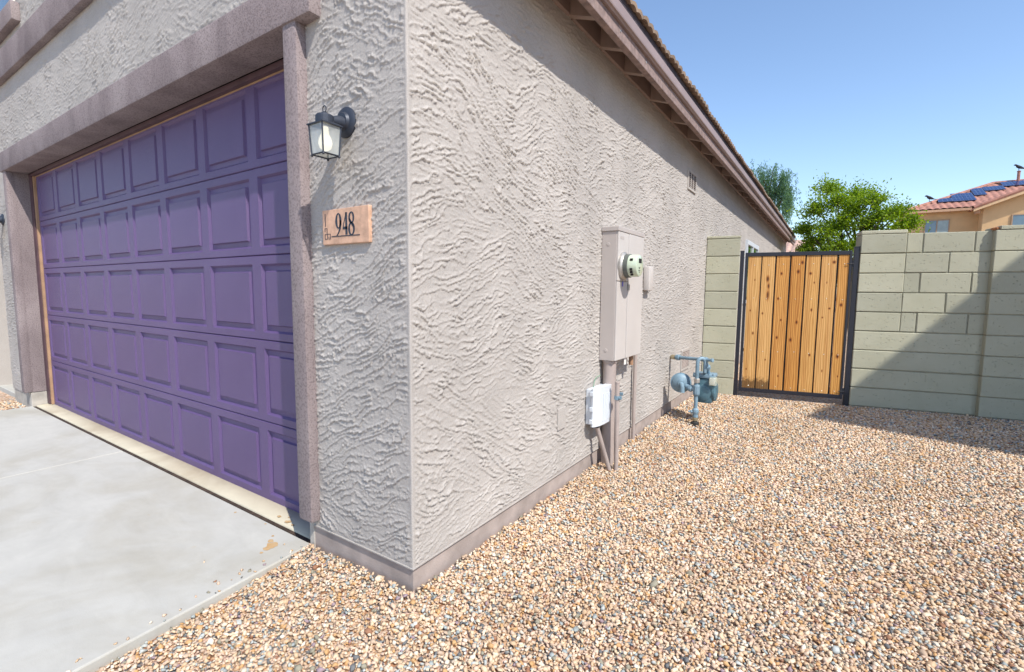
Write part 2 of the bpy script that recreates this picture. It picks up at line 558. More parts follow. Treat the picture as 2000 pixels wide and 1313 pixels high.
def m_leaf(name, cols, trans=0.55):
    m, nt, b, N, L = mat(name)
    g = N.new('ShaderNodeNewGeometry')
    r = ramp(N, [(k / (len(cols) - 1), c) for k, c in enumerate(cols)])
    L.new(g.outputs['Random Per Island'], r.inputs[0])
    L.new(r.outputs[0], b.inputs['Base Color'])
    b.inputs['Roughness'].default_value = 0.6
    t = N.new('ShaderNodeBsdfTranslucent')
    br = mixc(N, L, 1.0, r.outputs[0], (1.5, 1.45, 0.7), 'MULTIPLY')
    L.new(br, t.inputs[0])
    mx = N.new('ShaderNodeMixShader')
    mx.inputs[0].default_value = trans
    L.new(b.outputs[0], mx.inputs[1])
    L.new(t.outputs[0], mx.inputs[2])
    L.new(mx.outputs[0], N['Material Output'].inputs['Surface'])
    return m
LEAF_BRIGHT = m_leaf('bright_leaves', [(0.12, 0.22, 0.010), (0.19, 0.30, 0.012), (0.25, 0.36, 0.016), (0.15, 0.25, 0.02)])
LEAF_GREY = m_leaf('grey_green_leaves', [(0.07, 0.16, 0.13), (0.11, 0.21, 0.15), (0.13, 0.23, 0.08)])
BARK = m_plain('bark', (0.11, 0.085, 0.05), 0.9, var=0.3, vscale=12, bscale=40, bstr=0.5, bdist=0.01)

# ------------------------------------------------------------------ object helpers
def tag(o, label=None, cat=None, group=None, kind=None):
    if label: o['label'] = label
    if cat: o['category'] = cat
    if group: o['group'] = group
    if kind: o['kind'] = kind
    return o

def thing(name, loc, label, cat, rotz=0.0, group=None):
    o = bpy.data.objects.new(name, None)
    o.empty_display_size = 0.1
    o.location = loc
    o.rotation_euler = (0, 0, rotz)
    COL.objects.link(o)
    return tag(o, label, cat, group)

def wmat(o):
    m = Matrix.Translation(o.location) @ o.rotation_euler.to_matrix().to_4x4()
    return (wmat(o.parent) @ m) if o.parent else m

def link(name, me, material, parent=None, world=True, smooth=False):
    """one mesh object; vertices given in world space unless world is False (then in the parent's own space)"""
    o = bpy.data.objects.new(name, me)
    COL.objects.link(o)
    if material is not None and not me.materials:
        me.materials.append(material)
    if smooth:
        me.polygons.foreach_set('use_smooth', [True] * len(me.polygons))
    if parent is not None:
        o.parent = parent
        if world:
            me.transform(wmat(parent).inverted())
    return o

class MB:
    """collects shapes into one mesh"""
    def __init__(self):
        self.v, self.f = [], []
    def add(self, vs_, fs):
        k = len(self.v)
        self.v += [tuple(p) for p in vs_]
        self.f += [tuple(i + k for i in f) for f in fs]
        return self
    def box(self, x0, x1, y0, y1, z0, z1, bev=0.0):
        x0, x1 = min(x0, x1), max(x0, x1)
        y0, y1 = min(y0, y1), max(y0, y1)
        z0, z1 = min(z0, z1), max(z0, z1)
        if bev <= 0:
            vs_ = [(x, y, z) for z in (z0, z1) for y in (y0, y1) for x in (x0, x1)]
            return self.add(vs_, [(0, 2, 3, 1), (4, 5, 7, 6), (0, 1, 5, 4), (2, 6, 7, 3), (0, 4, 6, 2), (1, 3, 7, 5)])
        bm = bmesh.new()
        bmesh.ops.create_cube(bm, size=1.0)
        for v in bm.verts:
            v.co = Vector(((x0 + x1) / 2 + v.co.x * (x1 - x0), (y0 + y1) / 2 + v.co.y * (y1 - y0), (z0 + z1) / 2 + v.co.z * (z1 - z0)))
        bmesh.ops.bevel(bm, geom=list(bm.edges), offset=bev, segments=2, profile=0.6, affect='EDGES')
        return self.bm(bm)
    def bm(self, bm):
        bm.verts.ensure_lookup_table()
        self.add([v.co for v in bm.verts], [[v.index for v in f.verts] for f in bm.faces])
        bm.free()
        return self
    def tube(self, pts, r, n=10, cap=True):
        pts = [Vector(p) for p in pts]
        rs = r if isinstance(r, (list, tuple)) else [r] * len(pts)
        k = len(self.v)
        up = Vector((0, 0, 1))
        prev = None
        for i, p in enumerate(pts):
            a = pts[max(i - 1, 0)]
            b = pts[min(i + 1, len(pts) - 1)]
            t = (b - a).normalized()
            if prev is None:
                ref = up if abs(t.z) < 0.9 else Vector((1, 0, 0))
                side = t.cross(ref).normalized()
            else:
                side = (prev - t * prev.dot(t))
                side = side.normalized() if side.length > 1e-6 else t.orthogonal().normalized()
            prev = side
            w = t.cross(side)
            for j in range(n):
                an = 2 * math.pi * j / n
                self.v.append(tuple(p + (side * math.cos(an) + w * math.sin(an)) * rs[i]))
        for i in range(len(pts) - 1):
            for j in range(n):
                a, b = k + i * n + j, k + i * n + (j + 1) % n
                self.f.append((a, a + n, b + n, b))
        if cap:
            self.f.append(tuple(k + j for j in range(n)))
            e = k + (len(pts) - 1) * n
            self.f.append(tuple(e + j for j in reversed(range(n))))
        return self
    def lathe(self, c, axis, prof, n=24):
        """profile [(distance along axis, radius)] turned about axis through c"""
        axis = Vector(axis).normalized()
        c = Vector(c)
        return self.tube([c + axis * d for d, r in prof], [max(r, 0.0004) for d, r in prof], n) if False else self._lathe(c, axis, prof, n)
    def _lathe(self, c, axis, prof, n):
        s = axis.orthogonal().normalized()
        w = axis.cross(s)
        k = len(self.v)
        for d, r in prof:
            for j in range(n):
                an = 2 * math.pi * j / n
                self.v.append(tuple(c + axis * d + (s * math.cos(an) + w * math.sin(an)) * max(r, 0.0002)))
        for i in range(len(prof) - 1):
            for j in range(n):
                a, b = k + i * n + j, k + i * n + (j + 1) % n
                self.f.append((a, b, b + n, a + n))
        self.f.append(tuple(k + j for j in reversed(range(n))))
        e = k + (len(prof) - 1) * n
        self.f.append(tuple(e + j for j in range(n)))
        return self
    def prism(self, poly, axis, a, b):
        """polygon in the two other axes, extruded along axis from a to b"""
        def pt(p, h):
            q = list(p)
            q.insert('xyz'.index(axis), h)
            return tuple(q)
        n = len(poly)
        return self.add([pt(p, a) for p in poly] + [pt(p, b) for p in poly],
                        [tuple(range(n)), tuple(reversed(range(n, 2 * n)))] + [(i, i + n, (i + 1) % n + n, (i + 1) % n) for i in range(n)])
    def mesh(self, name):
        me = bpy.data.meshes.new(name)
        me.from_pydata(self.v, [], self.f)
        bm = bmesh.new()
        bm.from_mesh(me)
        bmesh.ops.recalc_face_normals(bm, faces=bm.faces)
        bm.to_mesh(me)
        bm.free()
        me.update()
        return me
    def build(self, name, material, parent=None, world=True, smooth=False):
        o = link(name, self.mesh(name), material, parent, world, smooth)
        if smooth:
            try:
                o.data.set_sharp_from_angle(angle=rad(35))
            except Exception:
                pass
        return o

def np_mesh(name, V, F):
    me = bpy.data.meshes.new(name)
    V = np.asarray(V, dtype=np.float32)
    F = np.asarray(F, dtype=np.int32)
    me.vertices.add(len(V))
    me.vertices.foreach_set('co', V.ravel())
    k = F.shape[1]
    me.loops.add(F.size)
    me.loops.foreach_set('vertex_index', F.ravel())
    me.polygons.add(len(F))
    me.polygons.foreach_set('loop_start', np.arange(0, F.size, k, dtype=np.int32))
    me.polygons.foreach_set('loop_total', np.full(len(F), k, dtype=np.int32))
    me.update(calc_edges=True)
    me.validate()
    return me

def grid_mesh(name, P, keep=None, flip=False):
    """P: (nu, nv, 3) array of points; keep: (nu-1, nv-1) mask of faces"""
    nu, nv = P.shape[:2]
    idx = np.arange(nu * nv).reshape(nu, nv)
    F = np.stack([idx[:-1, :-1], idx[1:, :-1], idx[1:, 1:], idx[:-1, 1:]], axis=-1)
    F = F[keep] if keep is not None else F.reshape(-1, 4)
    if flip:
        F = F[:, ::-1]
    used = np.unique(F)
    remap = np.full(nu * nv, -1)
    remap[used] = np.arange(len(used))
    return np_mesh(name, P.reshape(-1, 3)[used], remap[F])

def steps(a, b, s0, s1=None):
    """coordinates from a to b whose spacing grows from s0 to s1"""
    s1 = s1 or s0
    out = [a]
    while out[-1] < b:
        t = (out[-1] - a) / (b - a)
        out.append(out[-1] + s0 + (s1 - s0) * t)
    out[-1] = b
    return np.array(out)

# ------------------------------------------------------------------ ground
def gz(x, y):
    """gravel level: a little higher against the footing, falling towards the gate"""
    x = np.asarray(x, float)
    y = np.asarray(y, float)
    dx = np.maximum(x, 0)
    dy = np.maximum(-y, 0)
    d = np.sqrt(dx * dx + dy * dy)
    z = 0.292 + 0.048 * np.exp(-d / 0.28) - 0.004 * np.clip(y, 0, 6)
    # the bed dips to the edge of the driveway
    z = z - 0.016 * np.exp(-np.maximum(x + 0.62, 0) / 0.2) * (y < 0.05)
    return z + 0.007 * (fbm(x * 2.2, y * 2.2, 5, 3) - 0.5)

gx = np.concatenate([[-400, -60, -20], np.arange(-9, -0.75, 0.5), steps(-0.7, 4.0, 0.03), np.arange(4.3, 9, 0.5), [20, 60, 400]])
gy = np.concatenate([[-400, -60, -20], np.arange(-9, -2, 0.5), steps(-1.8, 6.0, 0.04), np.arange(6.5, 12, 0.5), [25, 60, 150, 800]])
GX, GY = np.meshgrid(gx, gy, indexing='ij')
GZ = gz(GX, GY) - 0.006
GZ = np.where(GX < -0.68, 0.270, GZ)
GZ = np.where((GX < 0) & (GY > 0.0), 0.262, GZ)
o = link('ground', grid_mesh('ground', np.stack([GX, GY, GZ], -1)), GROUND, smooth=True)
tag(o, kind='structure')

# crushed stone laid over it
def stone_shapes(n):
    t = (1 + 5 ** 0.5) / 2
    base = np.array([(-1, t, 0), (1, t, 0), (-1, -t, 0), (1, -t, 0), (0, -1, t), (0, 1, t), (0, -1, -t), (0, 1, -t), (t, 0, -1), (t, 0, 1), (-t, 0, -1), (-t, 0, 1)])
    base /= np.linalg.norm(base[0])
    tri = np.array([(0, 11, 5), (0, 5, 1), (0, 1, 7), (0, 7, 10), (0, 10, 11), (1, 5, 9), (5, 11, 4), (11, 10, 2), (10, 7, 6), (7, 1, 8), (3, 9, 4), (3, 4, 2), (3, 2, 6), (3, 6, 8), (3, 8, 9), (4, 9, 5), (2, 4, 11), (6, 2, 10), (8, 6, 7), (9, 8, 1)])
    out = []
    for k in range(n):
        v = base * RNG.uniform(0.55, 1.25, (12, 1)) + RNG.normal(0, 0.13, (12, 3))
        out.append(v * np.array([1.0, RNG.uniform(0.62, 0.95), RNG.uniform(0.42, 0.75)]))
    return np.array(out), tri
SHAPES, STRI = stone_shapes(40)

def stones(px, py, pz, size):
    n = len(px)
    V = SHAPES[RNG.integers(0, len(SHAPES), n)] * size[:, None, None]
    a = RNG.uniform(0, 2 * np.pi, n)
    tx, ty = RNG.normal(0, 0.45, n), RNG.normal(0, 0.45, n)
    def rot(V, ang, i, j):
        c, s = np.cos(ang)[:, None], np.sin(ang)[:, None]
        A, B = V[:, :, i].copy(), V[:, :, j].copy()
        V[:, :, i] = c * A - s * B
        V[:, :, j] = s * A + c * B
    rot(V, a, 0, 1)
    rot(V, tx, 1, 2)
    rot(V, ty, 0, 2)
    V += np.stack([px, py, pz], -1)[:, None, :]
    F = STRI[None] + (np.arange(n) * 12)[:, None, None]
    return V.reshape(-1, 3), F.reshape(-1, 3)

def scatter(x0, x1, y0, y1, pitch, smin, smax, keep):
    nx, ny = int((x1 - x0) / pitch), int((y1 - y0) / pitch)
    X, Y = np.meshgrid(np.arange(nx), np.arange(ny), indexing='ij')
    X = x0 + (X.ravel() + RNG.uniform(0, 1, nx * ny)) * pitch
    Y = y0 + (Y.ravel() + RNG.uniform(0, 1, nx * ny)) * pitch
    k = keep(X, Y)
    X, Y = X[k], Y[k]
    s = smin + (smax - smin) * RNG.beta(1.6, 4.0, len(X))
    big = RNG.uniform(0, 1, len(X)) < 0.02
    s = np.where(big, s * 1.6, s)
    Z = gz(X, Y) + RNG.uniform(-0.003, 0.006, len(X))
    return X, Y, Z, s

def slab_edge(y):
    return -0.662 + (-y) * 0.083

def on_bed(X, Y):
    return (((Y < -0.012) & (X > slab_edge(Y) + 0.010)) | ((X > 0.012) & (Y >= -0.012))) & ~((Y > 4.74 + 0.1948 * X) & (X < 3.2))
cx_, cy_ = CAM.x, CAM.y
def near(X, Y): return np.hypot(X - cx_, Y - cy_)
A1 = scatter(-0.72, 3.3, -1.5, 5.5, 0.0122, 0.0042, 0.0180, lambda X, Y: on_bed(X, Y) & (near(X, Y) < 2.3))
A2 = scatter(-0.72, 3.3, -1.5, 5.5, 0.0148, 0.0060, 0.0180, lambda X, Y: on_bed(X, Y) & (near(X, Y) >= 2.3) & (near(X, Y) < 4.2))
A3 = scatter(-0.72, 3.3, -1.5, 5.5, 0.0185, 0.0080, 0.0185, lambda X, Y: on_bed(X, Y) & (near(X, Y) >= 4.2))
A4 = scatter(-5.93, -5.22, -0.55, 0.03, 0.0220, 0.0090, 0.0180, lambda X, Y: X > -9)
A4 = (A4[0], A4[1], np.full(len(A4[0]), 0.276) + RNG.uniform(-0.004, 0.008, len(A4[0])), A4[3])
n5 = 46
y5 = RNG.uniform(-1.3, -0.02, n5)
x5 = slab_edge(y5) - RNG.exponential(0.035, n5) - 0.006
A5 = (x5, y5, np.full(n5, 0.315 + 0.003), RNG.uniform(0.004, 0.009, n5))
AA = [np.concatenate([a[k] for a in (A1, A2, A3, A4, A5)]) for k in range(4)]
V, F = stones(*AA)
o = link('gravel', np_mesh('gravel', V, F), GRAVEL)
tag(o, 'multicoloured crushed stone gravel covering the side yard', 'gravel', kind='stuff')

# ------------------------------------------------------------------ driveway
def poly_slab(name, pts, z0, z1, material, bev=0.006):
    bm = bmesh.new()
    lo = [bm.verts.new((x, y, z0)) for x, y in pts]
    hi = [bm.verts.new((x, y, z1)) for x, y in pts]
    n = len(pts)
    bm.faces.new(lo[::-1])
    top = bm.faces.new(hi)
    for i in range(n):
        bm.faces.new((lo[i], lo[(i + 1) % n], hi[(i + 1) % n], hi[i]))
    bmesh.ops.bevel(bm, geom=list(top.edges), offset=bev, segments=2, profile=0.5, affect='EDGES')
    bmesh.ops.recalc_face_normals(bm, faces=bm.faces)
    me = bpy.data.meshes.new(name)
    bm.to_mesh(me)
    bm.free()
    return link(name, me, material)

ZS = 0.315
drive = bpy.data.objects.new('driveway', None)
COL.objects.link(drive)
drive.location = (-2.9, -1.0, ZS)
tag(drive, 'pale grey concrete driveway slabs in front of the garage door', None, None, 'structure')
s1 = poly_slab('slab', [(-2.900, 0.008), (-2.900, -7.0), (slab_edge(-7.0), -7.0), (slab_edge(0.008), 0.008)], 0.20, ZS, SLAB)
s2 = poly_slab('slab', [(-5.235, 0.008), (-5.235, -7.0), (-2.912, -7.0), (-2.912, 0.008)], 0.20, ZS, SLAB)
s3 = MB().box(-5.23, slab_edge(0) - 0.01, -6.9, 0.028, 0.19, ZS - 0.030).build('joint_bed', m_plain('joint_dirt', (0.055, 0.035, 0.022), 0.95, var=0.4, vscale=40))
# apron between slabs and door: slightly raised towards the door
ap = MB()
xs = steps(-5.2, -0.632, 0.02)
rows = [(0.030, 0.20), (0.030, ZS + 0.000), (0.036, ZS + 0.006), (0.075, ZS + 0.008), (0.17, ZS + 0.014), (0.17, 0.2)]
PP = np.zeros((len(xs), len(rows), 3))
for j, (y, z) in enumerate(rows):
    wob = 0.005 * (fbm(xs * 7, xs * 0 + j * 0.2, 3, 3) - 0.5) if 0 < j < 4 else 0 * xs
    PP[:, j, 0], PP[:, j, 1], PP[:, j, 2] = xs, y + (wob if j < 3 else 0), z + (wob * 0.6 if j < 4 else 0)
s4 = link('apron', grid_mesh('apron', PP, flip=True), APRON)
for s in (s1, s2, s3, s4):
    s.parent = drive
    s.data.transform(Matrix.Translation(-drive.location))

ej = MB().box(-5.2, -0.655, 0.0095, 0.0285, 0.22, ZS - 0.0015).build('expansion_joint', m_plain('joint_filler', (0.045, 0.028, 0.018), 0.95, var=0.5, vscale=30), drive)
# rust-coloured splashes lying on the slab as thin dried mud
def splat(cx, cy, r, seed, zz, squash=0.8):
    pts = []
    for k in range(26):
        a = 2 * math.pi * k / 26
        rr = r * (0.62 + 0.55 * float(vnoise(np.array([math.cos(a) * 1.7 + seed]), np.array([math.sin(a) * 1.7]), seed)[0]))
        pts.append((cx + rr * math.cos(a), cy + rr * math.sin(a) * squash))
    n = len(pts)
    return [(x, y, zz) for x, y in pts] + [(cx, cy, zz + 0.0008)], [(i, (i + 1) % n, n) for i in range(n)]
mud = MB()
for k, (x, y, r) in enumerate([(-0.800, -0.104, 0.033), (-0.838, -0.085, 0.017), (-0.790, -0.132, 0.020), (-0.875, -0.055, 0.008), (-0.775, -0.165, 0.009), (-1.27, -0.03, 0.008), (-1.02, -0.01, 0.007)]):
    mud.add(*splat(x, y, r, 11 + k, ZS + 0.0012))
for k, (x, y, r) in enumerate([(-1.02, 0.062, 0.012), (-0.93, 0.055, 0.016), (-0.97, 0.085, 0.007), (-0.88, 0.05, 0.010)]):
    mud.add(*splat(x, y, r, 31 + k, ZS + 0.0112))
o = mud.build('mud_splash', STAIN, drive)
tag(o, 'dried orange mud splashes')
walk = poly_slab('walkway', [(-9.5, 0.06), (-5.96, 0.06), (-5.96, 0.95), (-9.5, 0.95)], 0.2, ZS, SLAB)
tag(walk, kind='structure')

# ------------------------------------------------------------------ the house
ZW = 0.4227            # weep screed: lower edge of the stucco
house = thing('stucco_house', (0, 0, 0.3), 'beige stucco house with purple garage door and mauve trim', 'house')

# side wall (faces +X), one displaced sheet
yy = steps(0.0, 15.4, 0.0038, 0.075)
zz = steps(ZW, 3.05, 0.0044)
Y_, Z_ = np.meshgrid(yy, zz, indexing='ij')
H = 1.25 * stucco_height(Y_ + 20, Z_, 100)      # relief raised here so the ledges throw stronger dark lines
fade = sstep(0.003, 0.024, Y_) * sstep(0.0, 0.02, Z_ - ZW)
bead = 0.0022 * np.exp(-(Y_ / 0.012) ** 2) * (0.6 + 0.8 * vnoise(Y_ * 30, Z_ * 18, 3))
Xs = H * fade + bead * (Y_ > 0.0005)
P = np.stack([Xs, Y_, Z_ - 0.004 * (Z_ < ZW + 0.001) * vnoise(Y_ * 25, Y_ * 0, 9)], -1)
link('side_wall', grid_mesh('side_wall', P), STUCCO, house)

# front wall (faces -Y) with the garage opening left out
OX0, OX1, OZ1 = -5.20, -0.672, 2.62
xx = np.unique(np.concatenate([-steps(0.0, 0.62, 0.0036), -steps(0.62, 5.16, 0.0065, 0.014), -steps(5.16, 5.87, 0.012)]))
zf = np.concatenate([steps(ZW, 2.60, 0.0042), steps(2.60, 3.95, 0.0060)[1:], steps(3.95, 5.6, 0.05)[1:]])
X_, Z_ = np.meshgrid(xx, zf, indexing='ij')
H = stucco_height(X_ * 1.0 + 7, Z_, 300)
fade = sstep(0.003, 0.024, -X_) * sstep(0.0, 0.02, Z_ - ZW)
bead = 0.0022 * np.exp(-(X_ / 0.012) ** 2) * (0.6 + 0.8 * vnoise(X_ * 30, Z_ * 18, 4))
Ys = -(H * fade + bead * (X_ < -0.0005))
P = np.stack([X_, Ys, Z_], -1)
xm = (xx[:-1] + xx[1:]) / 2
zm = (zf[:-1] + zf[1:]) / 2
XM, ZM = np.meshgrid(xm, zm, indexing='ij')
hole = (XM > OX0 - 0.02) & (XM < OX1 + 0.02) & (ZM < OZ1)
top = np.where(XM > -2.7, 3.06 + 0.35 * (-XM), 5.6)
keep = ~hole & (ZM < top)
link('front_wall', grid_mesh('front_wall', P, keep), STUCCO, house)

# solid body behind the plaster, so the house is closed and shades as a house does
body = MB()
body.box(-0.66, -0.012, 0.012, 15.39, 0.25, 3.03)
body.box(-11.0, -0.70, 0.75, 15.39, 0.25, 3.03)
body.box(-5.86, -5.215, 0.012, 0.74, 0.25, 2.6)
body.box(-5.86, -0.70, 0.02, 0.74, 2.66, 3.03)
body.box(-11.0, -2.72, 0.012, 8.0, 3.05, 5.55)
body.prism([(-0.02, 3.03), (-2.72, 3.03), (-2.72, 3.95), (-0.02, 3.04)], 'y', 0.012, 15.38)
body.box(-11.0, -6.9, 0.012, 0.74, 0.25, 3.03)
body.build('wall_core', STUCCO, house)
# end walls seen from the yard and the recessed entry wall at far left
en = MB()
en.box(-11.0, 0.0, 15.395, 15.40, 0.42, 3.2)
en.build('rear_wall', STUCCO, house)
ent = MB()
ent.box(-7.4, -5.885, 0.70, 0.735, 0.40, 3.0)
ent.build('entry_wall', STUCCO, house)

# footing under the stucco
ft = MB()
ft.box(-0.020, -0.008, 0.008, 15.385, 0.20, ZW - 0.006)
ft.box(-0.631, -0.0205, 0.008, 0.022, 0.20, ZW - 0.006)
ft.build('footing', FOOTING, house)
for bx_ in ((-5.30, -5.205, 0.000, 0.16, 0.20, 0.452, 0.006), (-0.668, -0.632, 0.004, 0.16, 0.20, 0.448, 0.006), (-5.865, -5.302, 0.006, 0.10, 0.20, ZW - 0.005)):
    MB().box(*bx_).build('footing', BARE_CONCRETE, house)
# weep screed: thin metal lip
ws = MB()
ws.box(-0.012, 0.004, -0.004, 15.39, ZW - 0.004, ZW + 0.001)
ws.box(-0.62, -0.012, -0.004, 0.012, ZW - 0.004, ZW + 0.001)
ws.build('weep_screed', STUCCO, house)

# garage surround
MB().box(-5.34, -0.470, -0.056, 0.112, 2.556, 2.732, 0.014).build('header_trim', TRIM, house, smooth=True)
for (a, b) in ((-0.672, -0.576), (-5.296, -5.20)):
    jm = MB()
    jm.box(a, b, -0.046, 0.02, 0.455, 2.575, 0.013)
    jm.build('jamb_trim', TRIM, house, smooth=True)
rv = MB()
rv.box(-5.24, -5.2005, 0.016, 0.118, 0.458, 2.56)
rv.build('reveal', TRIM, house)
rv = MB()
rv.box(-0.6715, -0.64, 0.016, 0.118, 0.458, 2.56)
rv.build('reveal', TRIM, house)
MB().box(-6.4, -1.7, -0.052, 0.0, 3.345, 3.572, 0.014).build('string_course', TRIM, house, smooth=True)

# upstairs window over the string course
wt = MB()
wt.box(-6.4, -4.50, -0.06, 0.0, 3.69, 3.84, 0.012)
wo = wt.build('window_surround', TRIM, house, smooth=True)
MB().box(-6.3, -4.62, -0.012, 0.0, 3.842, 5.1).build('window_frame', OFFWHITE, wo)
MB().box(-6.24, -4.68, -0.018, -0.013, 3.90, 5.04).build('pane', WINDOW_GLASS, wo)

# door frame inside the opening
df = MB()
df.box(-5.199, -5.125, 0.112, 0.150, 0.33, 2.556)
df.build('door_frame', DOOR_WOOD, house)
df = MB()
df.box(-5.124, -5.098, 0.122, 0.152, 0.33, 2.55)
df.build('door_stop', DOOR_STOP, house)
MB().box(-5.124, -0.68, 0.1125, 0.136, 2.528, 2.5555).build('head_stop', DOOR_WOOD, house)
MB().box(-5.098, -0.68, 0.1365, 0.1395, 2.520, 2.534).build('weather_seal', DOOR_STOP, house)
MB().box(-5.2, -0.66, 0.185, 0.20, 0.30, 2.62).build('door_backing', DARK, house)

# garage door: five sections of eight raised panels
DY, DZB, DH, DP = 0.140, 0.322, 0.4464, 0.5447
PX0 = -1.2358
PW, PM0, PM1 = 0.462, 0.041, 0.045
DX0, DX1 = PX0 - 7 * DP - 0.042, PX0 + PW + 0.062
def ring(loops):
    """loops of four corners -> faces between successive loops plus the innermost face"""
    V, F = [], []
    for (x0, x1, z0, z1, y) in loops:
        V += [(x0, y, z0), (x1, y, z0), (x1, y, z1), (x0, y, z1)]
    for k in range(len(loops) - 1):
        for j in range(4):
            F.append((k * 4 + j, k * 4 + (j + 1) % 4, k * 4 + 4 + (j + 1) % 4, k * 4 + 4 + j))
    k = (len(loops) - 1) * 4
    F.append((k, k + 1, k + 2, k + 3))
    return V, F
pv, pf = ring([(0, PW, 0, DH - PM0 - PM1, 0.0), (0.011, PW - 0.011, 0.011, DH - PM0 - PM1 - 0.011, 0.014), (0.036, PW - 0.036, 0.036, DH - PM0 - PM1 - 0.036, 0.0125), (0.042, PW - 0.042, 0.042, DH - PM0 - PM1 - 0.042, 0.0015)])
panel_me = MB().add(pv, pf).mesh('panel')
panel_me.materials.append(DOOR)
for s in range(5):
    z0, z1 = DZB + s * DH, DZB + (s + 1) * DH
    sec = MB()
    za, zb = z0 + PM0, z1 - PM1
    e = 0.0050
    cols = [PX0 - k * DP for k in range(7, -1, -1)]
    edges = [DX0]
    for c in cols:
        edges += [c, c + PW]
    edges.append(DX1)
    def quad(x0, x1, a, b):
        sec.add([(x0, DY, a), (x1, DY, a), (x1, DY, b), (x0, DY, b)], [(0, 1, 2, 3)])
    for k in range(0, len(edges), 2):
        quad(edges[k], edges[k + 1], za, zb)
    for k in range(len(edges) - 1):
        quad(edges[k], edges[k + 1], z0 + e, za)
        quad(edges[k], edges[k + 1], zb, z1 - e)
    for a, b in ((z0 + e, z0 + 0.001), (z1 - e, z1 - 0.001)):
        sec.add([(DX0, DY, a), (DX1, DY, a), (DX1, DY + 0.005, b), (DX0, DY + 0.005, b)], [(0, 1, 2, 3)])
        sec.add([(DX0, DY + 0.005, b), (DX1, DY + 0.005, b), (DX1, DY + 0.035, b), (DX0, DY + 0.035, b)], [(0, 1, 2, 3)])
    so = sec.build('garage_door_section', DOOR, house)
    for c in cols:
        po = bpy.data.objects.new('panel', panel_me)
        COL.objects.link(po)
        po.parent = so
        po.location = Vector((c, DY, za)) - house.location
MB().box(DX0, DX1, 0.142, 0.170, 0.326, DZB + 0.002).build('bottom_seal', RUBBER, house)

# eave along the side wall
SL = 0.35
def eave_z(x):
    return 2.965 - SL * x
raf_y = [0.25, 0.73, 1.206, 1.607, 2.007, 2.564, 3.123] + [3.123 + 0.559 * k for k in range(1, 22)]
raf = MB()
raf.prism([(-0.3, 3.07 + 0.0), (-0.3, 3.20), (0.168, 3.03), (0.168, eave_z(0.168)), (0.0, 2.965)], 'y', -0.023, 0.023)
raf_me = raf.mesh('rafter_tail')
raf_me.materials.append(m_plain('rafter_bounce_lit_paint', (0.36, 0.275, 0.235), 0.75, var=0.14, vscale=9))  # lighter than the eave paint to imitate light bounced up from the ground
for y in raf_y:
    if y < 15.2:
        ro = bpy.data.objects.new('rafter_tail', raf_me)
        COL.objects.link(ro)
        ro.parent = house
        ro.location = Vector((0, y, 0)) - house.location
ys_ = [-0.02] + [y for y in raf_y if y < 15.2] + [15.36]
for a, b in zip(ys_[:-1], ys_[1:]):
    MB().prism([(-0.004, 2.955), (0.018, 2.962), (0.018, 3.075), (-0.004, 3.082)], 'y', a + 0.02, b - 0.02).build('blocking_board', EAVE_PAINT, house)
# roof sheathing seen between the tails
MB().prism([(0.018, 3.068), (0.168, 3.016), (0.168, 3.030), (-0.2, 3.158), (-0.2, 3.144)], 'y', -0.02, 15.38).build('sheathing', EAVE_PAINT, house)
MB().box(0.1695, 0.208, -0.035, 15.42, 2.882, 2.958, 0.004).build('fascia_board', FASCIA_ROUGH, house)
fm = MB()
fm.prism([(0.186, 2.9585), (0.222, 2.9585), (0.226, 2.965), (0.236, 2.969), (0.238, 2.977), (0.238, 3.024), (0.233, 3.034), (0.186, 3.034)], 'y', -0.035, 15.42)
fm.build('drip_fascia', FASCIA_SMOOTH, house)
MB().prism([(0.180, 3.034), (0.216, 3.034), (0.216, 3.104), (0.180, 3.116)], 'y', -0.03, 15.41).build('bird_stop', UNDERLAY, house)
for y in (1.42, 1.86, 3.0, 4.4):
    MB().lathe((0.208, y, 2.925), (1, 0, 0), [(0.0, 0.007), (0.003, 0.007), (0.004, 0.003)], 10).build('fascia_nail', SCREW, house)
# concrete tiles: the eave course one by one, the slope above in courses
def tile_mesh(w, length, waves, amp, th):
    n = waves * 6
    V, F = [], []
    for j, (d, lift) in enumerate(((0.0, 0.0), (length, 0.0))):
        for side in (0, 1):
            for k in range(n + 1):
                u = k / n * w
                h = amp * abs(math.sin(math.pi * waves * k / n))
                V.append((d, u, h + (th if side else 0.0)))
    m = n + 1
    for k in range(n):
        F.append((k, k + 1, 2 * m + k + 1, 2 * m + k))
        F.append((m + k, 3 * m + k, 3 * m + k + 1, m + k + 1))
        F.append((k, m + k, m + k + 1, k + 1))
    F.append((0, 2 * m, 3 * m, m))
    F.append((n, m + n, 3 * m + n, 2 * m + n))
    return V, F
tv, tf = tile_mesh(0.282, 0.40, 3, 0.012, 0.018)
ang = math.atan(SL)
def roofpt(d, y, h, x0=0.244, z0=3.096):
    return (x0 - d * math.cos(ang) + h * math.sin(ang), y, z0 + d * math.sin(ang) + h * math.cos(ang))
tile_me = MB().add([roofpt(d, u, h) for d, u, h in tv], tf).mesh('roof_tile')
tile_me.materials.append(TILE_TAN)
k = 0
y = -0.03
while y < 15.2:
    to = bpy.data.objects.new('roof_tile', tile_me)
    COL.objects.link(to)
    to.parent = house
    to.location = Vector((random.uniform(-0.008, 0.010), y, random.uniform(-0.003, 0.003))) - house.location
    y += 0.286
rf = MB()
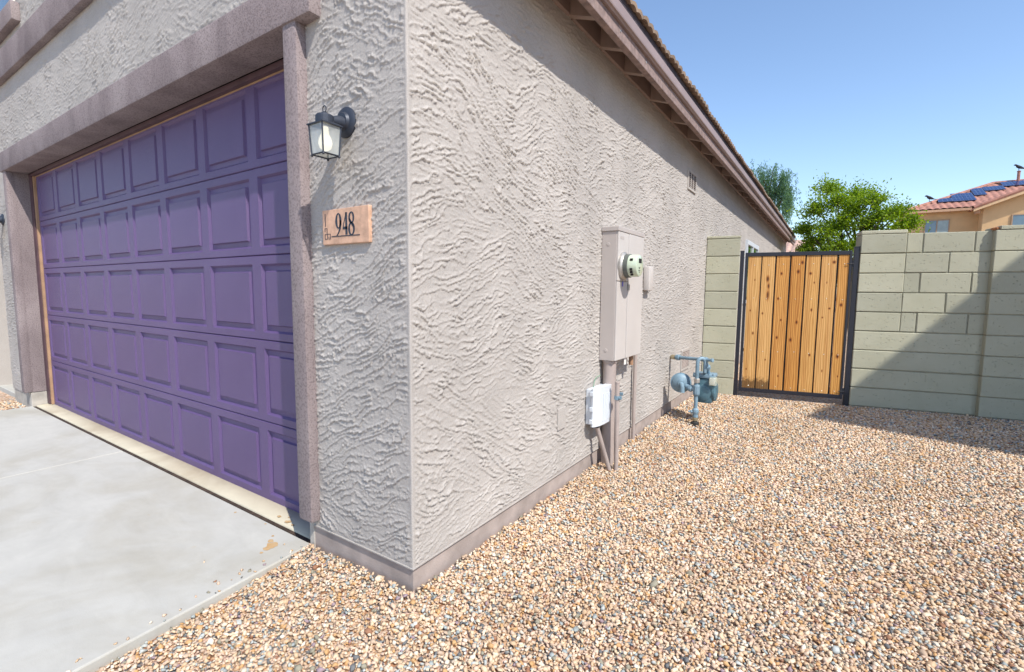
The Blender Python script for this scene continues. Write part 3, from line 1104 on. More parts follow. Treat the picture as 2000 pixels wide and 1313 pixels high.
for c in range(1, 16):
    d = c * 0.34
    if 0.272 - (d + 0.4) * math.cos(ang) < -5.4:
        break
    rf.add([roofpt(dd + d, yy_, h + 0.034) for dd, yy_, h in ((0, -0.03, 0), (0.42, -0.03, -0.03), (0.42, 15.45, -0.03), (0, 15.45, 0), (0, -0.03, -0.03), (0, 15.45, -0.03))], [(0, 1, 2, 3), (0, 3, 5, 4)])
ro = rf.build('roof_slope', TILE_TAN, house)
up = MB()
up.add([(-2.4, -0.4, 5.5), (-11.5, -0.4, 5.5), (-11.5, 8.4, 5.5), (-2.4, 8.4, 5.5), (-5.0, 4.0, 7.0), (-7.6, 4.0, 7.0)], [(0, 3, 4), (3, 2, 5, 4), (2, 1, 5), (1, 0, 4, 5), (0, 1, 2, 3)])
up.build('upper_roof', TILE_TAN, house)

# louvred vents in the side wall
def vent(y0, y1, z0, z1, cols, rows):
    fr = MB()
    t = 0.022
    for a, b, c, d in ((y0, y1, z0, z0 + t), (y0, y1, z1 - t, z1), (y0, y0 + t, z0 + t, z1 - t), (y1 - t, y1, z0 + t, z1 - t)):
        fr.box(0.0, 0.014, a, b, c, d)
    w = (y1 - y0 - 2 * t) / cols
    for k in range(1, cols):
        fr.box(0.0, 0.012, y0 + t + k * w - 0.008, y0 + t + k * w + 0.008, z0 + t, z1 - t)
    fo = fr.build('wall_vent', STUCCO, house)
    MB().box(0.0045, 0.006, y0 + t, y1 - t, z0 + t, z1 - t).build('vent_opening', DARK, fo)
    lv = MB()
    h = (z1 - z0 - 2 * t) / rows
    for r in range(rows):
        z = z0 + t + r * h
        lv.prism([(0.006, z + h), (0.011, z + 0.45 * h), (0.012, z + 0.5 * h), (0.007, z + h)], 'y', y0 + t, y1 - t)
    lv.build('louvre', FOOTING, fo)
vent(3.786, 4.12, 2.51, 2.705, 3, 8)
vent(3.80, 4.14, 0.668, 0.888, 1, 12)

# side window beyond the gate
wf = MB()
for a, b, c, d in ((7.66, 9.1, 1.30, 1.36), (7.66, 9.1, 2.29, 2.36), (7.66, 7.74, 1.36, 2.29), (9.02, 9.1, 1.36, 2.29), (8.34, 8.40, 1.36, 2.29)):
    wf.box(-0.01, 0.035, a, b, c, d)
wo = wf.build('side_window', WHITE_PLASTIC, house)
MB().box(0.006, 0.014, 7.74, 9.02, 1.36, 2.29).build('pane', GREEN_REFLECTION_GLASS, wo)

# ------------------------------------------------------------------ wall lanterns
def lantern(x, zoff, label, first=None):
    if first is not None:
        r = first.copy()
        COL.objects.link(r)
        r.location = (x, 0, 2.13 + zoff)
        r['label'] = label
        for ch in first.children:
            c = ch.copy()
            COL.objects.link(c)
            c.parent = r
            for g in ch.children:
                d = g.copy()
                COL.objects.link(d)
                d.parent = c
        return r
    t = thing('wall_lantern', (x, 0, 2.13), label, 'lamp', 0, 'wall lanterns beside the garage door')
    c = Vector((x, -0.098, 2.085))
    MB().lathe((x, 0.004, 2.13), (0, -1, 0), [(0, 0.058), (0.010, 0.058), (0.016, 0.052), (0.020, 0.036), (0.030, 0.030)], 32).build('wall_plate', LAMP_METAL, t, smooth=True)
    MB().tube([(x, -0.02, 2.122), (x, -0.04, 2.122), (x, -0.062, 2.118), (x, -0.085, 2.114)], [0.026, 0.023, 0.020, 0.018], 18).build('arm', LAMP_METAL, t, smooth=True)
    cap = MB()
    a = 0.046
    zt = 2.090
    cap.add([(c.x - a, c.y - a, zt), (c.x + a, c.y - a, zt), (c.x + a, c.y + a, zt), (c.x - a, c.y + a, zt),
             (c.x - a, c.y - a, zt + 0.004), (c.x + a, c.y - a, zt + 0.004), (c.x + a, c.y + a, zt + 0.004), (c.x - a, c.y + a, zt + 0.004),
             (c.x - 0.028, c.y - 0.028, zt + 0.014), (c.x + 0.028, c.y - 0.028, zt + 0.014), (c.x + 0.028, c.y + 0.028, zt + 0.014), (c.x - 0.028, c.y + 0.028, zt + 0.014)],
            [(0, 3, 2, 1), (0, 1, 5, 4), (1, 2, 6, 5), (2, 3, 7, 6), (3, 0, 4, 7), (4, 5, 9, 8), (5, 6, 10, 9), (6, 7, 11, 10), (7, 4, 8, 11), (8, 9, 10, 11)])
    cap.lathe((c.x, c.y, zt + 0.012), (0, 0, 1), [(0, 0.033), (0.022, 0.033), (0.028, 0.029), (0.033, 0.016), (0.040, 0.007)], 24)
    co = cap.build('cap', LAMP_METAL, t)
    pts = [(c.x + 0.010 * math.cos(q), c.y, zt + 0.062 + 0.012 * math.sin(q)) for q in np.linspace(-math.pi / 2, 1.5 * math.pi, 15)]
    MB().tube(pts, 0.0022, 6).build('hanging_ring', LAMP_METAL, co)
    fr = MB()
    at, ab, zb = 0.040, 0.034, 1.985
    cor = [(-1, -1), (1, -1), (1, 1), (-1, 1)]
    for sx, sy in cor:
        fr.tube([(c.x + sx * at, c.y + sy * at, zt), (c.x + sx * ab, c.y + sy * ab, zb - 0.004)], 0.0036, 4)
        fr.lathe((c.x + sx * ab, c.y + sy * ab, zb - 0.008), (0, 0, 1), [(0, 0.003), (0.004, 0.005), (0.008, 0.004)], 8)
    for i in range(4):
        (ax, ay), (bx, by) = cor[i], cor[(i + 1) % 4]
        fr.tube([(c.x + ax * ab, c.y + ay * ab, zb), (c.x + bx * ab, c.y + by * ab, zb)], 0.0032, 4)
    fr.build('frame', LAMP_METAL, t)
    for i in range(4):
        (ax, ay), (bx, by) = cor[i], cor[(i + 1) % 4]
        g = MB()
        k0, k1 = 0.97, 0.97
        g.add([(c.x + ax * at * k0, c.y + ay * at * k0, zt - 0.001), (c.x + bx * at * k0, c.y + by * at * k0, zt - 0.001), (c.x + bx * ab * k1, c.y + by * ab * k1, zb + 0.002), (c.x + ax * ab * k1, c.y + ay * ab * k1, zb + 0.002)], [(0, 1, 2, 3)])
        g.build('glass_pane', LAMP_GLASS, t)
    MB().lathe((c.x, c.y, 2.075), (0, 0, -1), [(-0.012, 0.012), (0.0, 0.013), (0.012, 0.014), (0.03, 0.022), (0.048, 0.025), (0.064, 0.020), (0.072, 0.010), (0.074, 0.002)], 20).build('bulb', BULB, t, smooth=True)
    return t
L1 = lantern(-0.33, 0, 'dark metal wall lantern with glass panes above the house number plaque')
lantern(-5.66, 0.02, 'dark wall lantern at the far left edge, beyond the garage door', L1)

# ------------------------------------------------------------------ house number
pq = thing('address_plaque', (-0.355, 0, 1.668), 'terracotta tile house number plaque reading 948 below the lantern', 'plaque')
MB().box(-0.478, -0.195, -0.016, 0.004, 1.667, 1.806, 0.003).build('tile', PLAQUE, pq)
PYF = -0.0172
def stroke(mb, pts, widths, th=0.0012):
    """flat brush stroke in the tile's face; pts in tile millimetres from its lower left corner"""
    pts = [Vector((p[0], p[1])) for p in pts]
    n = len(pts)
    Lp, Rp = [], []
    for i in range(n):
        t = (pts[min(i + 1, n - 1)] - pts[max(i - 1, 0)])
        t = t.normalized() if t.length > 0 else Vector((1, 0))
        nn = Vector((-t.y, t.x))
        w = widths[i] if isinstance(widths, (list, tuple)) else widths
        Lp.append(pts[i] + nn * w / 2)
        Rp.append(pts[i] - nn * w / 2)
    def P(q, y):
        return (-0.478 + q.x * 0.968 / 1000, y, 1.667 + q.y * 0.97 / 1000)
    V = [P(a, PYF) for a in Lp] + [P(a, PYF) for a in Rp] + [P(a, PYF + 0.002) for a in Lp] + [P(a, PYF + 0.002) for a in Rp]
    F = []
    for i in range(n - 1):
        F += [(i, i + 1, n + i + 1, n + i), (i, 2 * n + i, 2 * n + i + 1, i + 1), (n + i, n + i + 1, 3 * n + i + 1, 3 * n + i)]
    mb.add(V, F)
def ell(cx, cy, rx, ry, a0, a1, n=26, w0=4.0, w1=12.0):
    P_, W_ = [], []
    for k in range(n):
        a = rad(a0 + (a1 - a0) * k / (n - 1))
        P_.append((cx + rx * math.cos(a), cy + ry * math.sin(a)))
        W_.append(w0 + (w1 - w0) * abs(math.cos(a)) ** 1.5)
    return P_, W_
d9 = MB()
stroke(d9, *ell(107, 94, 13.5, 29, 0, 360, 30, 4.5, 11.5))
stroke(d9, [(120.5, 96), (120.0, 80), (116, 63), (109, 49), (98, 37), (92, 33)], [11, 11, 10, 7, 5, 3])
d9.build('digit', INK, pq)
d4 = MB()
stroke(d4, [(157, 124), (150, 106), (142, 84), (137, 68)], [3.5, 4, 4, 4])
stroke(d4, [(134, 63), (164, 63)], [10, 10])
stroke(d4, [(157, 125), (157, 36)], [10, 12])
d4.build('digit', INK, pq)
d8 = MB()
stroke(d8, *ell(189, 102, 13.0, 21, 0, 360, 28, 4.5, 9.0))
stroke(d8, *ell(189, 58, 15.0, 24, 0, 360, 28, 4.5, 10.0))
stroke(d8, [(178, 98), (184, 86), (194, 75), (201, 64)], [6, 9, 9, 6])
d8.build('digit', INK, pq)
orn = MB()
stroke(orn, [(20, 128), (21, 76)], 3)
stroke(orn, [(17, 54), (17, 68), (31, 68), (31, 44), (17, 44), (17, 24), (33, 24), (33, 44), (52, 44), (52, 24), (42, 24), (42, 33)], 3)
stroke(orn, [(60, 33), (240, 31)], 3.6)
orn.build('border_ornament', INK, pq)

# ------------------------------------------------------------------ electric meter cabinet on the side wall
el = thing('electric_meter_cabinet', (0, 1.95, 1.03), 'tall taupe electric panel cabinet with round glass meter on side wall', 'electric panel')
MB().box(0.004, 0.106, 1.712, 2.198, 1.032, 1.872, 0.004).build('cabinet', CABINET, el)
MB().box(0.004, 0.122, 1.704, 2.206, 1.8725, 1.902, 0.004).build('hood', CABINET, el)
MB().box(0.1065, 0.118, 1.714, 1.896, 1.556, 1.871, 0.003).build('meter_cover_plate', CABINET_LIGHT, el)
MB().box(0.1065, 0.117, 1.714, 1.896, 1.034, 1.551, 0.003).build('lower_cover', CABINET_LIGHT, el)
MB().box(0.1065, 0.120, 1.901, 2.197, 1.034, 1.871, 0.004).build('breaker_door', CABINET_LIGHT, el)
MB().box(0.1185, 0.128, 1.892, 1.915, 1.495, 1.535, 0.003).build('latch', GALV, el)
mt = MB()
mt.lathe((0.118, 1.803, 1.653), (1, 0, 0), [(0, 0.092), (0.012, 0.092), (0.018, 0.084), (0.024, 0.080)], 36)
mo = mt.build('meter_ring', GALV, el, smooth=True)
MB().lathe((0.142, 1.803, 1.653), (1, 0, 0), [(0, 0.076), (0.028, 0.076), (0.029, 0.073)], 36).build('meter_base', m_plain('meter_grey', (0.10, 0.11, 0.10), 0.5), el, smooth=True)
gl = MB().lathe((0.171, 1.803, 1.653), (1, 0, 0), [(0, 0.072), (0.050, 0.071), (0.058, 0.067), (0.061, 0.060), (0.062, 0.001)], 36).build('meter_cover', METER_GLASS, el, smooth=True)
MB().box(0.2325, 0.2345, 1.775, 1.825, 1.670, 1.698).build('display', DARK, gl)
mk = MB()
for (z, w) in ((1.642, 0.030), (1.634, 0.022), (1.622, 0.036), (1.612, 0.018)):
    mk.box(0.2325, 0.2335, 1.79 - w / 2, 1.79 + w / 2, z - 0.0018, z + 0.0018)
for k, a in enumerate((200, 215, 230, 150)):
    y, z = 1.803 + 0.0722 * math.cos(rad(a)), 1.653 + 0.0722 * math.sin(rad(a))
    mk.box(0.188, 0.205, y - 0.004, y + 0.004, z - 0.008, z + 0.008)
mk.build('meter_marking', DARK, gl)['kind'] = 'stuff'
MB().box(0.1185, 0.1195, 1.795, 1.812, 1.52, 1.552).build('seal_tag', m_plain('blue_tag', (0.10, 0.10, 0.55), 0.5), el)
MB().box(0.106, 0.1068, 1.905, 1.945, 0.985, 1.03).build('paper_tag', TAG_METAL, el)
MB().box(0.1185, 0.1192, 1.745, 1.805, 1.825, 1.842).build('maker_plate', CABINET, el)
kn = MB()
for z in (1.10, 1.79):
    kn.lathe((0.05, 1.7125, z), (0, -1, 0), [(0, 0.012), (0.002, 0.012), (0.003, 0.009)], 16)
kn.build('knockout', CABINET, el)
bx = MB().box(0.004, 0.055, 2.545, 2.66, 1.495, 1.69, 0.014).build('bell_box', CABINET_LIGHT, None, smooth=True)
tag(bx, 'small pale rounded box on the wall behind the electric cabinet', 'utility box')
pl = MB().box(0.0, 0.010, 1.143, 1.237, 0.688, 0.815, 0.003).build('blank_plate', STUCCO)
tag(pl, 'flat square cover plate painted like the stucco, left of the white box', 'cover plate')

def conduit(name, pts, r, label, material=CONDUIT, collars=()):
    t = thing(name, (pts[-1][0], pts[-1][1], 0.3), label, 'conduit')
    MB().tube(pts, r, 16).build('pipe', material, t, smooth=True)
    for (p, ax, rr, ln, mm) in collars:
        MB().lathe(p, ax, [(-ln / 2, rr * 0.96), (-ln / 2 + 0.003, rr), (ln / 2 - 0.003, rr), (ln / 2, rr * 0.96)], 16).build('collar', mm, t, smooth=True)
    return t
conduit('service_conduit', [(0.060, 1.765, 1.03), (0.060, 1.765, 0.25)], 0.043, 'thick painted conduit rising from gravel into the electric cabinet', collars=[((0.06, 1.765, 1.022), (0, 0, 1), 0.048, 0.018, CONDUIT)])
tc = conduit('cable_conduit', [(0.146, 1.690, 0.905), (0.150, 1.700, 0.30)], 0.0150, 'thin conduit with clamp standing in front of the thick conduit', collars=[((0.146, 1.690, 0.90), (0, 0, 1), 0.0165, 0.012, CONDUIT)])
clamp = MB()
clamp.lathe((0.147, 1.692, 0.80), (0, 0, 1), [(-0.012, 0.020), (0.012, 0.020)], 12)
clamp.box(0.150, 0.176, 1.684, 1.702, 0.79, 0.812, 0.003)
clamp.tube([(0.166, 1.675, 0.80), (0.166, 1.712, 0.80)], 0.005, 8)
clamp.box(0.160, 0.180, 1.696, 1.712, 0.815, 0.835, 0.002)
clamp.build('ground_clamp', GAS_BLUE, tc)
conduit('slim_conduit', [(0.030, 2.352, 1.03), (0.030, 2.352, 0.72), (0.030, 2.358, 0.30)], 0.0135, 'slim painted conduit at the right below the electric cabinet')
conduit('stub_conduit', [(0.075, 2.13, 1.032), (0.075, 2.13, 0.955)], 0.016, 'short conduit stub under the electric cabinet', m_plain('rusty_paint', (0.30, 0.17, 0.10), 0.7, var=0.3, vscale=30))
conduit('slanted_conduit', [(0.060, 1.572, 0.625), (0.062, 1.590, 0.59), (0.118, 1.672, 0.30)], 0.0150, 'slanted conduit running from the white box down into gravel', collars=[((0.060, 1.572, 0.632), (0, 0, 1), 0.017, 0.03, RUBBER)])

# white telecom box
tb = thing('telecom_box', (0, 1.66, 0.64), 'white plastic telecom box with ribbed cover low on side wall', 'utility box')
MB().box(0.004, 0.046, 1.520, 1.800, 0.640, 0.868, 0.006).build('back_box', WHITE_PLASTIC, tb, smooth=True)
cv = MB()
prof = [(0.047, 1.508), (0.060, 1.504), (0.074, 1.520), (0.086, 1.560), (0.092, 1.62), (0.092, 1.70), (0.084, 1.77), (0.064, 1.808), (0.047, 1.812)]
cv.prism(prof, 'z', 0.632, 0.876)
cv.build('cover', WHITE_PLASTIC, tb)
rb = MB()
for k in range(7):
    y = 1.60 + k * 0.025
    x = 0.0925 if y < 1.70 else 0.0925 - (y - 1.70) * 0.12
    rb.box(x - 0.004, x + 0.0022, y - 0.004, y + 0.004, 0.655, 0.835, 0.0015)
rb.build('cover_rib', WHITE_PLASTIC, tb)
tbb = MB()
for z in (0.665, 0.745, 0.845):
    tbb.box(0.040, 0.064, 1.496, 1.510, z - 0.014, z + 0.014, 0.003)
tbb.build('hinge_tab', WHITE_PLASTIC, tb)
MB().tube([(0.02, 1.60, 0.868), (0.014, 1.62, 0.90), (0.012, 1.66, 0.925), (0.016, 1.715, 0.93)], 0.0022, 6).build('green_wire', m_plain('green_wire_jacket', (0.10, 0.28, 0.16), 0.5), tb)

# ------------------------------------------------------------------ gas meter
GX_, GY_ = 0.305, 3.20          # where the riser stands
MY = 3.345                      # the meter hangs behind it
gm = thing('gas_meter', (GX_, GY_, 0.28), 'blue-grey gas meter with round regulator and pipe loop by the house wall', 'gas meter')
pa, pb = Vector((0.0, 3.43, 0.864)), Vector((0.385, 3.235, 0.888))
pd = (pb - pa).normalized()
MB().tube([pa, pb], 0.0155, 14).build('house_pipe', GAS_BLUE, gm, smooth=True)
def nut(c, axis, r, h, material=GAS_BLUE, n=6, parent=gm, name='union_nut'):
    return MB().lathe(c, axis, [(-h, r * 0.82), (-h * 0.75, r), (h * 0.75, r), (h, r * 0.82)], n).build(name, material, parent)
nut(pa + pd * 0.095, pd, 0.027, 0.022, GAS_BLUE, 8)
nut(pa + pd * 0.040, pd, 0.023, 0.026, BRASS, 8, name='wall_union')
nut(pb - pd * 0.03, pd, 0.024, 0.020, GAS_BLUE, 8)
MB().lathe(pb, pd, [(-0.01, 0.013), (0.03, 0.013), (0.032, 0.017), (0.05, 0.017), (0.052, 0.008)], 8).build('pipe_plug', GAS_BLUE, gm)
lp = [(GX_, GY_, 0.56), (GX_, GY_, 0.86)] + [(GX_ + 0.028 - 0.028 * math.cos(a), GY_ + 0.02 - 0.02 * math.cos(a), 0.86 + 0.040 * math.sin(a)) for a in np.linspace(0.2, math.pi - 0.2, 9)] + [(GX_ + 0.056, GY_ + 0.04, 0.86), (GX_ + 0.056, GY_ + 0.04, 0.78), (GX_ + 0.04, MY - 0.03, 0.75)]
MB().tube(lp, 0.0165, 14).build('pipe_loop', GAS_BLUE, gm, smooth=True)
MB().tube([pb - pd * 0.03, (0.372, 3.26, 0.84), (0.378, MY - 0.02, 0.755)], 0.0155, 12).build('meter_outlet', GAS_BLUE, gm, smooth=True)
nut((0.374, 3.285, 0.815), (0.02, 0.3, -0.5), 0.026, 0.018, GAS_BLUE, 8, name='swivel_nut')
nut((GX_, GY_, 0.70), (0, 0, 1), 0.027, 0.020, GALV, 6, name='swivel_nut')
nut((GX_, GY_, 0.615), (0, 0, 1), 0.030, 0.048, GAS_BLUE, 10, name='tee_fitting')
# the meter itself: casting with a bolted top and a round side plate
gmb = MB().box(0.262, 0.425, MY - 0.078, MY + 0.078, 0.485, 0.715, 0.028).build('meter_casting', GAS_DARK, gm, smooth=True)
MB().box(0.252, 0.436, MY - 0.086, MY + 0.086, 0.7155, 0.752, 0.012).build('meter_top', GAS_BLUE, gmb, smooth=True)
for x in (0.262, 0.30, 0.345, 0.39, 0.427):
    MB().lathe((x, MY - 0.080, 0.752), (0, 0, 1), [(0, 0.007), (0.008, 0.007)], 6).build('bolt', GAS_BLUE, gmb)
MB().lathe((0.420, MY, 0.59), (1, 0, 0), [(0, 0.086), (0.020, 0.086), (0.028, 0.074), (0.034, 0.045), (0.036, 0.001)], 24).build('diaphragm_cover', GAS_DARK, gmb, smooth=True)
for a in range(0, 360, 45):
    MB().lathe((0.440, MY + 0.078 * math.cos(rad(a)), 0.59 + 0.078 * math.sin(rad(a))), (1, 0, 0), [(0, 0.006), (0.007, 0.006)], 6).build('bolt', GAS_BLUE, gmb)
MB().lathe((0.343, MY - 0.074, 0.585), (0, -1, 0), [(0, 0.074), (0.012, 0.074), (0.018, 0.064), (0.021, 0.03), (0.022, 0.001)], 24).build('side_dome', GAS_DARK, gmb, smooth=True)
MB().box(0.400, 0.462, MY - 0.125, MY - 0.045, 0.660, 0.735, 0.014).build('index_window', CLEAR_PLASTIC, gm, smooth=True)
MB().box(0.404, 0.444, MY - 0.112, MY - 0.055, 0.668, 0.724, 0.004).build('index_dial', OFFWHITE, gm)
# regulator: a disc between the riser and the wall
rc = Vector((0.158, 3.235, 0.660))
ax = Vector((0.30, -0.95, 0.0)).normalized()
rg = MB().lathe(rc, ax, [(-0.034, 0.050), (-0.028, 0.080), (-0.010, 0.090), (0.0, 0.092), (0.006, 0.092), (0.007, 0.082), (0.016, 0.078), (0.030, 0.058), (0.040, 0.028), (0.056, 0.026), (0.058, 0.001)], 32).build('regulator', GAS_BLUE, gm, smooth=True)
el_ = rc + ax * 0.05
MB().tube([el_, el_ + ax * 0.022 + Vector((0.006, 0, -0.006)), el_ + ax * 0.028 + Vector((0.010, 0, -0.03)), el_ + ax * 0.028 + Vector((0.010, 0, -0.075))], [0.018, 0.019, 0.019, 0.022], 12).build('vent_elbow', GAS_BLUE, rg, smooth=True)
MB().tube([rc + Vector((0.02, 0.02, -0.02)), (0.235, 3.215, 0.625), (GX_, GY_, 0.620)], [0.034, 0.026, 0.022], 12).build('inlet_pipe', GAS_BLUE, gm, smooth=True)
nut((0.250, 3.212, 0.623), (1, -0.2, 0), 0.033, 0.016, GAS_BLUE, 8)
# riser and shut-off
MB().tube([(GX_, GY_, 0.575), (GX_, GY_, 0.40)], 0.0165, 14).build('riser', GAS_BLUE, gm, smooth=True)
sv = MB().lathe((GX_, GY_, 0.405), (0, 0, 1), [(-0.048, 0.018), (-0.036, 0.026), (-0.012, 0.022), (0.012, 0.029), (0.032, 0.027), (0.046, 0.018)], 10).build('shutoff_valve', GAS_BLUE, gm)
MB().lathe((GX_ - 0.018, GY_ - 0.004, 0.415), (-1, -0.3, 0), [(0, 0.016), (0.022, 0.016), (0.026, 0.009), (0.042, 0.009)], 8).build('valve_stem', GAS_BLUE, sv)
MB().tube([(GX_, GY_, 0.360), (GX_, GY_, 0.24)], 0.0155, 12).build('riser_base', BRASS, gm, smooth=True)
nut((GX_, GY_, 0.352), (0, 0, 1), 0.025, 0.018, BRASS, 8)
MB().lathe((GX_, GY_, 0.308), (0, 0, 1), [(-0.03, 0.036), (0.012, 0.034), (0.022, 0.020)], 16).build('riser_boot', RUBBER, gm, smooth=True)

# ------------------------------------------------------------------ block wall and gate: a line turned 11 degrees from the house
WANG = math.atan(0.1948)
WO = (0.0, 4.7728, 0.276)
ZT = 2.1051 - WO[2]        # height of nine courses
CH = ZT / 9.0
J = 0.010                   # joint width

def block(parent, s0, s1, y0, y1, z0, z1, bev=0.005, rough=0.0016):
    """one block with softened edges; its mesh sits about its own centre"""
    bm = bmesh.new()
    bmesh.ops.create_cube(bm, size=1.0)
    w, d, h = s1 - s0, y1 - y0, z1 - z0
    for v in bm.verts:
        v.co = Vector((v.co.x * w, v.co.y * d, v.co.z * h))
    bmesh.ops.bevel(bm, geom=list(bm.edges), offset=bev, segments=1, affect='EDGES')
    for v in bm.verts:
        v.co += Vector((random.uniform(-1, 1), random.uniform(-1, 1), random.uniform(-1, 1))) * rough
    me = bpy.data.meshes.new('block')
    bm.to_mesh(me)
    bm.free()
    o = link('block', me, BLOCK, parent, world=False)
    o.location = ((s0 + s1) / 2, (y0 + y1) / 2, (z0 + z1) / 2)
    return o

pil = thing('block_pilaster', WO, 'narrow painted block pier between the house wall and the wooden gate', 'pier', WANG)
for k in range(9):
    block(pil, 0.006, 0.362, random.uniform(-0.002, 0.002), 0.205, k * CH + J / 2, (k + 1) * CH - J / 2)
cp = block(pil, 0.004, 0.364, -0.002, 0.207, ZT + 0.002, ZT + 0.030)
cp.name = 'cap'
MB().box(0.014, 0.353, 0.010, 0.196, -0.08, ZT).build('mortar', MORTAR, pil, world=False)

bwall = thing('block_wall', (WO[0] + 1.9 * math.cos(WANG), WO[1] + 1.9 * math.sin(WANG), WO[2]), 'painted concrete block wall with two piers right of the gate', 'wall', WANG)
def bs(s): return s - 1.9
PA0, PA1 = 1.513, 1.903
PB0, PB1 = 2.572, 2.98
for k in range(9):
    z0, z1 = k * CH + J / 2, (k + 1) * CH - J / 2
    row = 8 - k            # 0 is the top course
    if row <= 4:
        block(bwall, bs(PA0), bs(PA1 - 0.002), -0.004 + random.uniform(-0.002, 0.002), 0.21, z0, z1)
        if row % 2 == 0:
            cuts = [PA1 + 0.002, 2.036, 2.445, PB0 + 0.05]
        else:
            cuts = [PA1 + 0.002, 2.257, PB0 + 0.05]
        for a, b in zip(cuts[:-1], cuts[1:]):
            block(bwall, bs(a + (J / 2 if a > PA1 + 0.01 else 0)), bs(b - J / 2), random.uniform(-0.002, 0.002), 0.18, z0, z1)
    else:
        # lower courses: the joints between neighbours are filled flush
        block(bwall, bs(PA0), bs(PB0 + 0.05), 0.0, 0.20, z0, z1, 0.006)
    block(bwall, bs(PB0), bs(PB1), -0.062, 0.24, z0, z1)
    for a in (2.98, 3.39, 3.80, 4.21, 4.62, 5.03):
        off = 0.2 if row % 2 else 0.0
        if a + off < 5.2:
            block(bwall, bs(a + off + J / 2), bs(a + off + 0.41 - J / 2), random.uniform(-0.002, 0.002), 0.18, z0, z1)
MB().box(bs(PA0 + 0.006), bs(PB0 + 0.02), 0.0105, 0.17, -0.10, ZT - 0.004).build('mortar', MORTAR, bwall, world=False)
MB().box(bs(PB0 + 0.006), bs(PB1 - 0.004), -0.051, 0.23, -0.10, ZT - 0.004).build('mortar', MORTAR, bwall, world=False)
MB().box(bs(PB1), bs(5.4), 0.0105, 0.17, -0.10, ZT - 0.004).build('mortar', MORTAR, bwall, world=False)
c1 = block(bwall, bs(PA0 - 0.003), bs(PA1), -0.005, 0.212, ZT - 0.001, ZT + 0.036)
c1.name = 'cap'
c2 = block(bwall, bs(PB0 + 0.03), bs(PB1 + 0.002), -0.066, 0.242, ZT - 0.001, ZT + 0.036)
c2.name = 'cap'
bc = bmesh.new()
bmesh.ops.create_icosphere(bc, subdivisions=2, radius=1.0)
for v in bc.verts:
    v.co = Vector((v.co.x * 0.030, v.co.y * 0.05, v.co.z * 0.016)) * random.uniform(0.8, 1.15)
me = bpy.data.meshes.new('broken_clay')
bc.to_mesh(me)
bc.free()
o = link('broken_clay', me, BROKEN_CLAY, bwall, world=False)
o.location = (bs(2.578), -0.01, ZT + 0.012)

# gate posts
def gpt(s, off, z):
    return (WO[0] + s * math.cos(WANG) - off * math.sin(WANG), WO[1] + s * math.sin(WANG) + off * math.cos(WANG), z)
for (a, b, top, lab) in ((0.368, 0.408, 1.955, 'black steel gate post against the narrow block pier'), (1.462, 1.508, 1.975, 'black steel hinge post against the long block wall')):
    p = gpt((a + b) / 2, 0.03, 0.27)
    t = thing('gate_post', p, lab, 'post', WANG, 'steel gate posts')
    MB().box(-(b - a) / 2, (b - a) / 2, -0.022, 0.022, -0.05, top - 0.27, 0.003).build('post', BLACK_STEEL, t, world=False)
    MB().box(-(b - a) / 2 - 0.002, (b - a) / 2 + 0.002, -0.024, 0.024, top - 0.27, top - 0.264, 0.002).build('post_cap', BLACK_STEEL, t, world=False)
# gate leaf
gt = thing('wooden_gate', gpt(0.93, 0.03, 0.30), 'cedar board gate in a black steel frame between the block piers', 'gate', WANG)
def gs(s): return s - 0.93
GZ0, GZ1 = 0.335 - 0.30, 1.938 - 0.30
frm = MB()
frm.box(gs(0.421), gs(0.449), -0.020, 0.020, GZ0, GZ1, 0.003)
frm.box(gs(1.424), gs(1.448), -0.020, 0.020, GZ0, GZ1, 0.003)
frm.box(gs(0.449), gs(1.424), -0.020, 0.020, GZ1 - 0.042, GZ1, 0.003)
frm.box(gs(0.449), gs(1.424), -0.020, 0.020, GZ0, GZ0 + 0.042, 0.003)
frm.build('frame', BLACK_STEEL, gt, world=False)
for z in (0.52, 1.12):
    MB().box(gs(0.449), gs(1.424), 0.006, 0.019, z - 0.018, z + 0.018).build('cross_rail', BLACK_STEEL, gt, world=False)
tops = [(0.454, 0.585), (0.597, 0.725), (0.740, 0.869), (0.886, 1.015), (1.030, 1.160), (1.174, 1.312), (1.331, 1.424)]
tones = [((0.63, 0.375, 0.145), (0.54, 0.29, 0.09)), ((0.63, 0.37, 0.14), (0.54, 0.285, 0.09)), ((0.59, 0.30, 0.085), (0.47, 0.21, 0.045)), ((0.55, 0.265, 0.065), (0.42, 0.175, 0.035)),
         ((0.62, 0.345, 0.115), (0.52, 0.26, 0.07)), ((0.64, 0.365, 0.135), (0.55, 0.285, 0.085)), ((0.58, 0.295, 0.08), (0.46, 0.20, 0.04))]
